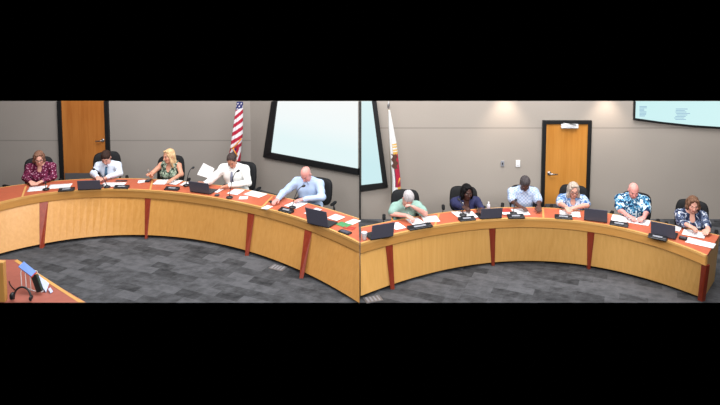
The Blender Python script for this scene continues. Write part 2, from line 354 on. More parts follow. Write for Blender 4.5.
def dais(F, K, B, lab, posts, seams, right):
    r = thing('curved_dais', lab, 'dais', (0, 0, 0)); base = Vector(((F[0].x+F[-1].x)/2, F[NS//2].y, 0)); r.location = base
    sh = lambda c: [p - base for p in c]
    cl = lambda c: [Vector((max(p.x, .006-base.x) if right else min(p.x, -.006-base.x), p.y, p.z)) for p in c]
    F, K, B = cl(sh(F)), cl(sh(K)), cl(sh(B)); offs = lambda c, d: cl(offs0(c, d))
    e = offs(F, .035); kk = offs(K, -.02)
    m = MB(); m.slab(e, kk, dn(e, TZ-.03), dn(kk, TZ-.03)); top = m.obj('worktop', M['laminate'], r)
    m = MB(); m.slab([p+Vector((0, 0, .002)) for p in F], [p+Vector((0, 0, .002)) for p in e], dn(F, TZ-.03), dn(e, TZ-.03)); m.obj('front_edge_band', M['maple_edge'], r)
    m = MB(); m.slab([p+Vector((0, 0, .002)) for p in kk], [p+Vector((0, 0, .002)) for p in K], dn(kk, TZ-.03), dn(K, TZ-.03)); m.obj('back_edge_band', M['maple_edge'], r)
    f2 = offs(F, .006); f3 = offs(F, .04)
    m = MB(); m.slab(dn(f2, TZ-.03), dn(f3, TZ-.03), dn(f2, ZF), dn(f3, ZF)); m.obj('fascia', M['maple_fascia'], r)
    p1 = dn(offs(F, .03), ZF+.005); p2 = dn(offs(F, .06), ZF+.005); b2 = offs(B, .03)
    m = MB(); m.slab(p1, p2, B, b2); m.obj('front_panel', M['maple_lit' if right else 'maple'], r)
    t1 = offs(B, .07); t2 = offs(B, .1)
    m = MB(); m.slab(dn(t1, .075), dn(t2, .075), dn(t1, 0), dn(t2, 0)); m.obj('toe_kick', M['toe'], r)
    for q_ in posts:
        if q_ is None:                                # corner post at the free end
            fwd_ = Vector(((p1[-1]-p2[-1]).x, (p1[-1]-p2[-1]).y, 0)).normalized(); tg_ = (p1[-1]-p1[-3]).normalized(); tb_ = (B[-1]-B[-3]).normalized(); T1, B1 = p1[-1]+tg_*.012, dn([B[-1]+tb_*.012], 0)[0]
            m = MB(); m.hexa([B1-tb_*.06+fwd_*.015, B1+fwd_*.015, B1-fwd_*.05, B1-tb_*.06-fwd_*.05], [T1-tg_*.075+fwd_*.015, T1+fwd_*.015, T1-fwd_*.05, T1-tg_*.075-fwd_*.05]); m.obj('tapered_post', M['mahog'], r, bevel=.003); continue
        xa, xb, yt, xc, xd, yb = q_
        ta, tb = at_z(xa, yt, ZF) - base, at_z(xb, yt, ZF) - base; ba, bb = at_z(xc, yb, .0) - base, at_z(xd, yb, .0) - base
        # push the post top onto the panel face
        def snap(p, cur):
            j = min(range(NS), key=lambda i: abs(cur[i].x - p.x)); j = min(max(j, 1), NS-2)
            k = j+1 if cur[j].x < p.x else j-1
            tt = (p.x-cur[j].x)/(cur[k].x-cur[j].x+1e-9); return Vector((p.x, cur[j].y+(cur[k].y-cur[j].y)*tt, p.z))
        ta, tb = snap(ta, p1), snap(tb, p1)
        pass
        up = lambda q, s: q + Vector((0, s, 0))
        m = MB(); m.hexa([up(ba, -.015), up(bb, -.015), up(bb, .05), up(ba, .05)], [up(ta, -.015), up(tb, -.015), up(tb, .03), up(ta, .03)])
        m.obj('tapered_post', M['mahog'], r, bevel=.003)
    for (xa, ya, xb, yb) in seams:
        a, b = at_z(xa, ya, TZ) - base, at_z(xb, yb, TZ) - base; d = (b-a).normalized(); n = Vector((-d.y, d.x, 0))*.014
        m = MB(); z = Vector((0, 0, .003)); m.hexa([a-n-z, b-n-z, b+n-z, a+n-z], [a-n+z, b-n+z, b+n+z, a+n+z]); m.obj('joint_strip', M['maple_edge'], r)
    for end in ((-1,) if right else (0,)):
        a, b = F[end], K[end]; ba = B[end]; d = (b-a).normalized(); n = Vector((d.y, -d.x, 0)).normalized()*(.03 if end == -1 else -.03)
        a = a + d*.05; m = MB(); bb = ba + (b-a)*.96
        m.hexa([dn([ba], 0)[0], dn([bb], 0)[0], dn([bb], 0)[0]-n, dn([ba], 0)[0]-n], [dn([a], TZ-.03)[0], dn([b], TZ-.03)[0], dn([b], TZ-.03)[0]-n, dn([a], TZ-.03)[0]-n])
        m.obj('end_panel', M['maple_lit' if right else 'maple'], r)
    return r
dais(cLF, cLK, cLB, 'left curved wood dais with red top in front of five people', [(35.5, 42.5, 205, 40, 43.3, 248), (143.8, 150, 199, 145, 147.3, 238.5), (247, 254.5, 214, 245, 248.7, 255.5), (304, 312, 232, 299.3, 303.3, 278)],
     [(26, 186, 22, 197.5), (152.5, 180.5, 150, 190.4), (272.5, 196.5, 262, 207.2)], False)
dais(cRF, cRK, cRB, 'right curved wood dais with red top in front of six people', [(385.5, 393, 246, 390.5, 394.6, 289), (489, 495.7, 228, 491.5, 494.5, 265.5), (587.7, 594, 231.5, 587.5, 590, 269), None],
     [(439, 214, 435, 225.2), (543, 208.8, 543.5, 218.6)], True)
# side-of-dais helpers
def kpt(px, right):                                   # back edge point and inward (toward camera) direction at pixel column
    K, F = (cRK, cRF) if right else (cLK, cLF)
    pr = [proj(p)[0] for p in K]
    j = min(max(int(np.searchsorted(pr, px)), 1), NS-1); t = (px-pr[j-1])/(pr[j]-pr[j-1]); p = K[j-1].lerp(K[j], t)
    tg = (K[min(j+4, NS-1)] - K[max(j-5, 0)]).normalized(); n = Vector((tg.y, -tg.x, 0)).normalized()
    return p, n
def dirang(px, right):
    _, n = kpt(px, right); return math.atan2(n.x, -n.y)   # rotation so local -y follows n
# ------------------------------------------------------------------ implicit surfaces
class Field:
    def __init__(s, lo, hi, h):
        s.lo = np.array(lo, float); s.h = h; s.n = np.maximum(((np.array(hi)-s.lo)/h).astype(int)+2, 4)
        s.F = np.full(s.n, .5, np.float32); s.ax = [(s.lo[i] + np.arange(s.n[i])*h).astype(np.float32) for i in range(3)]
    def sl(s, lo, hi, pad):
        r = []
        for i in range(3):
            a = int(max(0, math.floor((lo[i]-pad-s.lo[i])/s.h))); b = int(min(s.n[i], math.ceil((hi[i]+pad-s.lo[i])/s.h)+1)); r.append(slice(a, max(b, a)))
        return tuple(r)
    def op(s, lo, hi, fn, k=.03, mode='add'):
        S = s.sl(lo, hi, max(.05, k)); X = s.ax[0][S[0]][:, None, None]; Y = s.ax[1][S[1]][None, :, None]; Z = s.ax[2][S[2]][None, None, :]
        if 0 in (X.size, Y.size, Z.size): return
        d = fn(X, Y, Z); A = s.F[S]
        if mode == 'add': h = np.maximum(k-np.abs(A-d), 0)/k; s.F[S] = np.minimum(A, d) - h*h*k/4
        else: d = -d; h = np.maximum(k-np.abs(A-d), 0)/k; s.F[S] = np.maximum(A, d) + h*h*k/4
    def cap(s, a, b, ra, rb, k=.03, mode='add'):
        a = np.array(a, float); b = np.array(b, float); ba = b-a; L = float(ba@ba)+1e-12
        def fn(X, Y, Z):
            t = np.clip(((X-a[0])*ba[0]+(Y-a[1])*ba[1]+(Z-a[2])*ba[2])/L, 0, 1)
            return np.sqrt((X-a[0]-t*ba[0])**2+(Y-a[1]-t*ba[1])**2+(Z-a[2]-t*ba[2])**2) - (ra+(rb-ra)*t)
        m = max(ra, rb); s.op(np.minimum(a, b)-m, np.maximum(a, b)+m, fn, k, mode)
    def ell(s, c, r, k=.03, mode='add', rot=None):
        c = np.array(c, float); r = np.array(r, float); Q = np.array(rot) if rot is not None else np.eye(3)
        def fn(X, Y, Z):
            x, y, z = X-c[0], Y-c[1], Z-c[2]
            q = [x*Q[0, i]+y*Q[1, i]+z*Q[2, i] for i in range(3)]
            k0 = np.sqrt(sum((q[i]/r[i])**2 for i in range(3))); k1 = np.sqrt(sum((q[i]/r[i]**2)**2 for i in range(3)))+1e-9
            return k0*(k0-1)/k1
        m = r.max(); s.op(c-m, c+m, fn, k, mode)
    def mesh(s):
        F = s.F.copy(); F[[0, -1]] = .5; F[:, [0, -1]] = .5; F[:, :, [0, -1]] = .5
        n = np.array(F.shape)-1; ins = F < 0
        cnt = np.zeros(n, np.int8)
        cs = [(i, j, k) for i in (0, 1) for j in (0, 1) for k in (0, 1)]
        g = lambda A, c: A[c[0]:c[0]+n[0], c[1]:c[1]+n[1], c[2]:c[2]+n[2]]
        for c in cs: cnt += g(ins, c)
        act = (cnt > 0) & (cnt < 8); idx = np.argwhere(act); ID = np.full(n, -1, np.int64); ID[act] = np.arange(len(idx))
        V = np.zeros((len(idx), 3)); W = np.zeros(len(idx))
        val = {c: g(F, c)[act].astype(float) for c in cs}
        for c in cs:
            for a in range(3):
                if c[a]: continue
                d = list(c); d[a] = 1; d = tuple(d); f0, f1 = val[c], val[d]; x = (f0 < 0) != (f1 < 0)
                t = np.where(x, f0/np.where(x, f0-f1, 1), 0); p = np.tile(np.array(c, float), (len(idx), 1)); p[:, a] += t
                V[x] += p[x]; W[x] += 1
        V = (V/W[:, None] + idx)*s.h + s.lo
        quads = []
        for a in range(3):
            b, c = (a+1) % 3, (a+2) % 3
            s0 = [slice(None)]*3; s1 = [slice(None)]*3; s0[a] = slice(0, -1); s1[a] = slice(1, None)
            i0, i1 = ins[tuple(s0)], ins[tuple(s1)]; e = np.argwhere(i0 != i1)
            e = e[(e[:, b] > 0) & (e[:, c] > 0) & (e[:, b] < n[b]) & (e[:, c] < n[c])]
            fl = i0[tuple(e.T)]
            def cell(db, dc):
                q = e.copy(); q[:, b] -= db; q[:, c] -= dc; return ID[tuple(q.T)]
            q = np.stack([cell(1, 1), cell(0, 1), cell(0, 0), cell(1, 0)], 1); q[~fl] = q[~fl][:, ::-1]; quads.append(q)
        Q = np.concatenate(quads); Q = Q[(Q >= 0).all(1)]
        return V, Q
def npmesh(name, parts, mat, parent=None, cols=None):
    V = np.concatenate([p[0] for p in parts]); off = np.cumsum([0]+[len(p[0]) for p in parts]); Q = np.concatenate([p[1]+o for p, o in zip(parts, off)])
    me = bpy.data.meshes.new(name); me.from_pydata(V.tolist(), [], Q.tolist()); me.update()
    me.polygons.foreach_set('use_smooth', [True]*len(me.polygons))
    if cols is not None:
        a = me.color_attributes.new('col', 'FLOAT_COLOR', 'POINT'); a.data.foreach_set('color', np.concatenate([cols, np.ones((len(cols), 1))], 1).astype(np.float32).ravel())
    me.materials.append(mat); o = bpy.data.objects.new(name, me); C.objects.link(o)
    if parent: o.parent = parent
    return o
def Rx(a): c, s = math.cos(a), math.sin(a); return np.array([[1, 0, 0], [0, c, -s], [0, s, c]])
def Rz(a): c, s = math.cos(a), math.sin(a); return np.array([[c, -s, 0], [s, c, 0], [0, 0, 1]])
def Ry(a): c, s = math.cos(a), math.sin(a); return np.array([[c, 0, s], [0, 1, 0], [-s, 0, c]])
TE = -.27                                              # table back edge in the sitter's own frame
def hand_mesh(wrist, d, side, curl, roll=0):
    """side: -1 thumb toward +x (viewer-left arm), +1 mirrored; d: heading of the fingers"""
    d = np.array(d, float); d /= np.linalg.norm(d)
    f = Field((-.07, -.22, -.08), (.07, .04, .06), .0042)
    f.ell((0, -.05, 0), (.04, .052, .015), .012)
    f.cap((0, .03, 0), (0, -.02, 0), .024, .024, .02)
    for i, (x, L) in enumerate([(-.029, .068), (-.010, .078), (.010, .074), (.028, .058)]):
        p = np.array([x, -.088, .002]); a = .15
        for j, q in enumerate((.46, .30, .24)):
            a += curl*(.5 if j == 0 else .8); e = p + np.array([x*.12, -math.cos(a), -math.sin(a)])*L*q
            f.cap(p, e, .0088-.0009*j, .0082-.0009*j, .006); p = e
    t0 = np.array([-.03, -.03, -.004]); t1 = np.array([-.056, -.062, -.012]); t2 = np.array([-.058, -.092, -.018-.012*curl])
    f.cap(t0, t1, .014, .0105, .012); f.cap(t1, t2, .0105, .008, .006)
    V, Q = f.mesh()
    if side < 0: V = V*np.array([-1, 1, 1]); Q = Q[:, ::-1]
    V = V @ Ry(roll).T
    yaw = math.atan2(d[0], -d[1]); pit = math.asin(max(-1, min(1, -d[2])))
    V = V @ (Rz(yaw) @ Rx(pit)).T + np.array(wrist)
    return V, Q
def person(name, p):
    s = p.get('build', 1.0); lean = R(p.get('lean', 18)); tw = p.get('twist', 0)
    hip = np.array([0, .02, .56+p.get('sit', 0)])
    up = lambda x, y, z: hip + Rz(R(tw)) @ Rx(lean) @ np.array([x, y, z])
    sw = .185*p.get('sh', 1.0)
    nb = up(0, .01, .485); shl = {-1: up(-sw, 0, .42), 1: up(sw, 0, .42)}
    bow = R(p.get('bow', 40)); HR = Rz(R(p.get('yaw', 0))) @ Rx(bow) @ Ry(R(p.get('tilt', 0)))
    hc = nb + np.array([math.sin(R(p.get('hx', 0)))*.12, -.05-.05*math.sin(bow), .125-.02*math.sin(bow)])
    hs = p.get('hs', 1.0); hl = lambda x, y, z: hc + HR @ (np.array([x, y, z])*hs)
    arms = {}
    for sd in (-1, 1):
        a = dict(e=(sd*p.get('ex', .23), -.15, .81), w=(sd*.11, -.35, .81), d=(-sd*.5, -.8, -.04), curl=.22, roll=0)
        a.update(p.get('arm', {}).get(sd, {})); a = {k: (np.array(v, float) if isinstance(v, tuple) else v) for k, v in a.items()}
        a['e'] += [0, -.05, 0]; a['w'] += [0, -.05, 0]; a['e'][2] = max(a['e'][2], .82); a['w'][2] = max(a['w'][2], .814 + .03*(a['curl'] > .5)); arms[sd] = a
    fx = p.get('fx', .18)
    # ---- body
    f = Field((-.5, -.85, 0), (.5, .32, 1.42), .0078)
    def torso(f, o=0.0, k=.06):
        f.ell(hip+[0, .01, -.01], (.17*s+o, .13*s+o, .1+o), k)
        f.ell(up(0, -.02*s, .13), (.15*s+o, .115*s+o, .16+o), k)
        f.ell(up(0, -.01, .31), (.165*s*p.get('sh', 1)+o, .112*s+o, .18+o), k)
        for sd in (-1, 1): f.cap(up(sd*.05, .015, .445), shl[sd], .058+o, .056*s+o, .05)
        if p.get('bust'):
            for sd in (-1, 1): f.ell(up(sd*.075, -.1, .29), (.07+o, .06+o, .065+o), .04)
    def legs(f, o=0.0):
        for sd in (-1, 1):
            f.cap(hip+[sd*.09, 0, .0], (sd*.15, -.36, .54), .078+o, .056+o, .04); f.cap((sd*.15, -.36, .54), (sd*fx, -.2, .10), .054+o, .038+o, .03)
    torso(f); legs(f)
    f.cap(nb+[0, .01, -.03], hl(0, .015, -.05), .058, .052, .03)
    for sd in (-1, 1):
        a = arms[sd]; f.cap(shl[sd], a['e'], .05*s, .040, .03); f.cap(a['e'], a['w'], .040, .0255, .02)
        f.cap((sd*fx, -.2, .09), (sd*(fx+.01), -.3, .04), .04, .03, .02)
    def E(c, r, k=.02, mode='add'): f.ell(hl(*c), np.array(r)*hs, k, mode, HR)
    def Cp(a, b, ra, rb, k=.01): f.cap(hl(*a), hl(*b), ra*hs, rb*hs, k)
    E((0, .012, .032), (.076, .096, .084), .02); E((0, -.026, -.03), (.061, .068, .086), .03); E((0, -.058, -.088), (.036, .030, .026), .03)
    for sd in (-1, 1):
        E((sd*.036, -.062, -.026), (.024, .026, .022), .02); E((sd*.078, .012, -.008), (.010, .02, .032), .006)
        E((sd*.031, -.103, .006), (.016, .014, .010), .012, 'sub')
    Cp((-.034, -.084, .026), (.034, -.084, .026), .011, .011, .012); Cp((0, -.09, .014), (0, -.112, -.026), .009, .0145, .008)
    Cp((-.018, -.088, -.058), (.018, -.088, -.058), .008, .008, .006); Cp((-.014, -.086, -.07), (.014, -.086, -.07), .008, .008, .006)
    parts = [f.mesh()] + [hand_mesh(arms[sd]['w'], arms[sd]['d'], sd, arms[sd]['curl'], arms[sd]['roll']) for sd in (-1, 1)]
    V = np.concatenate([q[0] for q in parts]); sk = np.array(p['skin'][:3]); col = np.tile(sk, (len(V), 1))
    loc = (V-hc) @ HR/hs; x, y, z = loc.T; near = (np.abs(x) < .12) & (np.abs(y) < .14) & (np.abs(z) < .14)
    front = near & (y < -.06)
    def paint(m, c): col[m] = np.array(c[:3])
    m = front & (np.abs(z+.026) < .03) & (np.abs(np.abs(x)-.04) < .022); col[m] = col[m]*.75 + sk*np.array([1.15, .8, .78])*.25
    paint(front & (((x/.024)**2+((z+.064)/.011)**2) < 1), np.array([sk[0]*.8, sk[1]*.5, sk[2]*.5]))
    paint(front & ((((np.abs(x)-.032)/.019)**2+((z-.031)/.007)**2) < 1), p.get('brow', sk*.35))
    paint(front & ((((np.abs(x)-.032)/.015)**2+((z-.006)/.006)**2) < 1), (.6, .57, .55))
    paint(front & ((((np.abs(x)-.032)/.0065)**2+((z-.006)/.0065)**2) < 1), (.03, .02, .015))
    if 'scalp' in p: 
        m = near & (z > .0) & (((y > .0) & (z < .05)) ) & (np.abs(x) > .03); paint(m, sk*.55+np.array(p['scalp'][:3])*.45)
    root = npmesh('person', parts, M['skin'], None, col)
    # ---- shirt
    o = p.get('loose', .014)
    g = Field((-.5, -.75, .475+min(0, p.get('sit', 0))), (.5, .32, 1.22), .009); torso(g, o)
    sl = p.get('sleeve', 'long')
    for sd in (-1, 1):
        a = arms[sd]
        if sl != 'none':
            if sl == 'short': e = shl[sd]+(a['e']-shl[sd])*.72; g.cap(shl[sd], e, .058*s+o, .054+o, .03)
            else:
                g.cap(shl[sd], a['e'], .054*s+o, .045+o, .03); fr = .93 if sl == 'long' else .5
                g.cap(a['e'], a['e']+(a['w']-a['e'])*fr, .044+o, .030+o*.6 if sl == 'long' else .04+o, .02)
                if sl == 'long': g.cap(a['e']+(a['w']-a['e'])*.88, a['e']+(a['w']-a['e'])*.95, .034+o*.5, .034+o*.5, .006)
        else: g.ell(shl[sd]+np.array([sd*.045, 0, 0]), (.07, .12, .11), .01, 'sub')
    if p.get('collar', True):
        q = nb+[0, .005, .0]
        for k in range(14):
            a0, a1 = 2*math.pi*k/14, 2*math.pi*(k+1)/14; rr = .066
            P = lambda t: q+np.array([rr*math.sin(t), -rr*math.cos(t)*.95, .012+.02*-math.cos(t)*-1]); g.cap(P(a0), P(a1), .014, .014, .01)
        for sd in (-1, 1): g.cap(nb+[sd*.02, -.075, -.008], nb+[sd*.055, -.10, -.05], .013, .009, .008)
    if p.get('vneck'):
        v = p['vneck']; g.ell(up(0, -.12, .46-v*.5), (.045+.02*v, .09, .06+v*.6), .01, 'sub'); g.ell(nb+[0, -.01, .03], (.085, .085, .07), .01, 'sub')
    g.cap(nb+[0, .01, -.06], hl(0, .015, -.03), .060, .058, .006, 'sub')
    # soft wrinkles
    X, Y, Z = g.ax[0][:, None, None], g.ax[1][None, :, None], g.ax[2][None, None, :]
    g.F += (.003*np.sin(38*Z+14*X+9*Y)*np.sin(21*X-17*Z) + .0025*np.sin(60*Y+30*Z)).astype(np.float32)
    npmesh(p.get('garment', 'shirt'), [g.mesh()], p['shirt'], root)
    if p.get('under'):
        u = Field((-.3, -.45, .75), (.3, .1, 1.2), .009); torso(u, .004); u.cap(nb+[0, .01, -.1], hl(0, .015, 0), .07, .07, .01, 'sub'); u.ell(up(0, -.12, .46), (.05, .09, .075), .01, 'sub')
        npmesh('blouse', [u.mesh()], p['under'], root)
    t = Field((-.32, -.52, .05), (.32, .28, .8), .011); t.ell(hip+[0, .01, -.01], (.17*s+.008, .13*s+.008, .105), .06); legs(t, .012)
    npmesh('trousers', [t.mesh()], M['navytrouser'], root)
    for sd in (-1, 1):
        h = Field((sd*fx-.1, -.46, -.02), (sd*fx+.1, -.1, .16), .008); h.cap((sd*fx, -.18, .052), (sd*(fx+.01), -.35, .04), .045, .04, .02); h.op((-1, -1, -1), (1, 1, .0), lambda X, Y, Z: Z-.004+0*X+0*Y, .004, 'sub')
        npmesh('shoe', [h.mesh()], M['shoe'], root)
    # ---- hair
    st = p.get('hair')
    if st:
        hf = Field(hc-.26, hc+.2, .0065)
        def HE(c, r, k=.02, mode='add'): hf.ell(hl(*c), np.array(r)*hs, k, mode, HR)
        def HC(a, b, ra, rb, k=.03): hf.cap(hl(*a), hl(*b), ra*hs, rb*hs, k)
        HE((0, .018, .04), (.085, .104, .09))
        if st == 'short':
            HE((0, -.095, -.035), (.078, .085, .098), .012, 'sub'); HE((0, .05, -.12), (.12, .12, .075), .012, 'sub')
            for sd in (-1, 1): HE((sd*.08, .005, -.02), (.022, .026, .04), .01, 'sub')
        if st == 'receding':
            HE((0, -.1, .0), (.085, .085, .105), .012, 'sub'); HE((0, .05, -.12), (.12, .12, .075), .012, 'sub')
            for sd in (-1, 1): HE((sd*.08, .005, -.02), (.022, .026, .04), .01, 'sub')
        if st in ('bob', 'long', 'medium'):
            dz = {'bob': -.075, 'medium': -.12, 'long': -.19}[st]; w = p.get('hw', .03)
            for sd in (-1, 1):
                HC((sd*.062, -.035, .045), (sd*.08, -.02, dz*.5), w*.8, w*.95); HC((sd*.08, -.02, dz*.5), (sd*.082, -.015, dz), w, w*.8)
                HC((sd*.055, .05, .0), (sd*.06, .06, dz), .045, .03)
            HC((0, .07, .0), (0, .075, dz), .05, .035)
            HC((-.04, -.055, .1), (.05, -.045, .1), .018, .018, .02)
            HE((0, -.105, -.03), (.060, .085, .118), .012, 'sub'); HE((.012, -.12, .07), (.03, .06, .05), .02, 'sub')
        X, Y, Z = [a[:, None, None] if i == 0 else a[None, :, None] if i == 1 else a[None, None, :] for i, a in enumerate(hf.ax)]
        hf.F += (.0025*np.sin(170*X+30*Z)*np.sin(90*Y+20*Z)).astype(np.float32)
        npmesh('hair', [hf.mesh()], p['haircol'], root)
    if p.get('glasses'):
        m = MB()
        for sd in (-1, 1):
            m.tube([hl(sd*.032+.022*math.cos(t), -.107, .004+.017*math.sin(t)) for t in np.linspace(0, 2*math.pi, 14)[:-1]], .0028, 6, True)
            m.tube([hl(sd*.054, -.105, .01), hl(sd*.08, -.05, .008), hl(sd*.082, .01, .004)], .0025, 6)
        m.tube([hl(-.011, -.109, .008), hl(.011, -.109, .008)], .0028, 6); m.obj('glasses', M['plastic'], root)
    if p.get('tie'):
        m = MB(); zs = [.452, .43, .36, .28, .2, .12]; ws = [.02, .017, .024, .03, .034, .02]; yo = [-.075, -.112, -.155, -.16, -.163, -.162]
        Lp = [up(-w, y, z) for w, y, z in zip(ws, yo, zs)]; Rp = [up(w, y, z) for w, y, z in zip(ws, yo, zs)]; q = Rx(lean) @ np.array([0, .01, 0])
        m.slab(Lp, Rp, [v+q for v in Lp], [v+q for v in Rp]); m.obj('necktie', p['tie'], root)
    return root, Vector(hc)
# ------------------------------------------------------------------ chairs
def make_chair(label, back_top=1.06, group=None, dz=0, bw=.5):
    r = thing('swivel_chair', label, 'chair', group=group)
    m = MB(); m.superbox((0, .02, .39+dz), (.5, .5, .08), .4); m.obj('seat', M['leather'], r, True)
    h = back_top-.50
    def bend(q): return Vector((q.x*(1-.10*max(0, q.z/h)), q.y + .22*(q.x)**2*-1 + .10*(q.z/h)**1, q.z))
    m = MB(); m.superbox((0, .26, .50+h/2), (bw, .1, h), .45, 28, 16, bend); m.obj('backrest', M['leather'], r, True)
    for sd in (-1, 1):
        m = MB(); m.tube([(sd*.2, .14, .345+dz), (sd*.33, .14, .36+dz), (sd*.345, .14, .48), (sd*.335, .14, .565)], .017, 10)
        a = m.obj('armrest', M['plastic'], r, True)
        m = MB(); m.superbox((sd*.335, .13, .585), (.055, .2, .04), .5, 16, 8); m.obj('arm_pad', M['leather'], a, True)
    m = MB(); m.tube([(0, .2, .34+dz), (0, .28, .36+dz), (0, .31, .6)], .022, 8); m.obj('back_bracket', M['plastic'], r, True)
    m = MB(); m.lathe([(.03, .09), (.03, .22), (.02, .225), (.02, .36+dz)], 14); m.obj('gas_column', M['plastic'], r, True)
    for k in range(5):
        a = 2*math.pi*k/5-math.pi/2; c, s_ = math.cos(a), math.sin(a)
        m = MB(); m.tube([(0, 0, .1), (.16*c, .16*s_, .09), (.29*c, .29*s_, .065)], [.026, .022, .016], 8); lg = m.obj('base_leg', M['plastic'], r, True)
        m = MB(); m.lathe([(.026, -.011), (.026, .011)], 12); m.v = [(v[0]*c - v[2]*s_ + .29*c, v[0]*s_ + v[2]*c + .29*s_, v[1]+.0265) for v in m.v]; m.obj('caster', M['plastic'], lg, True)
    return r
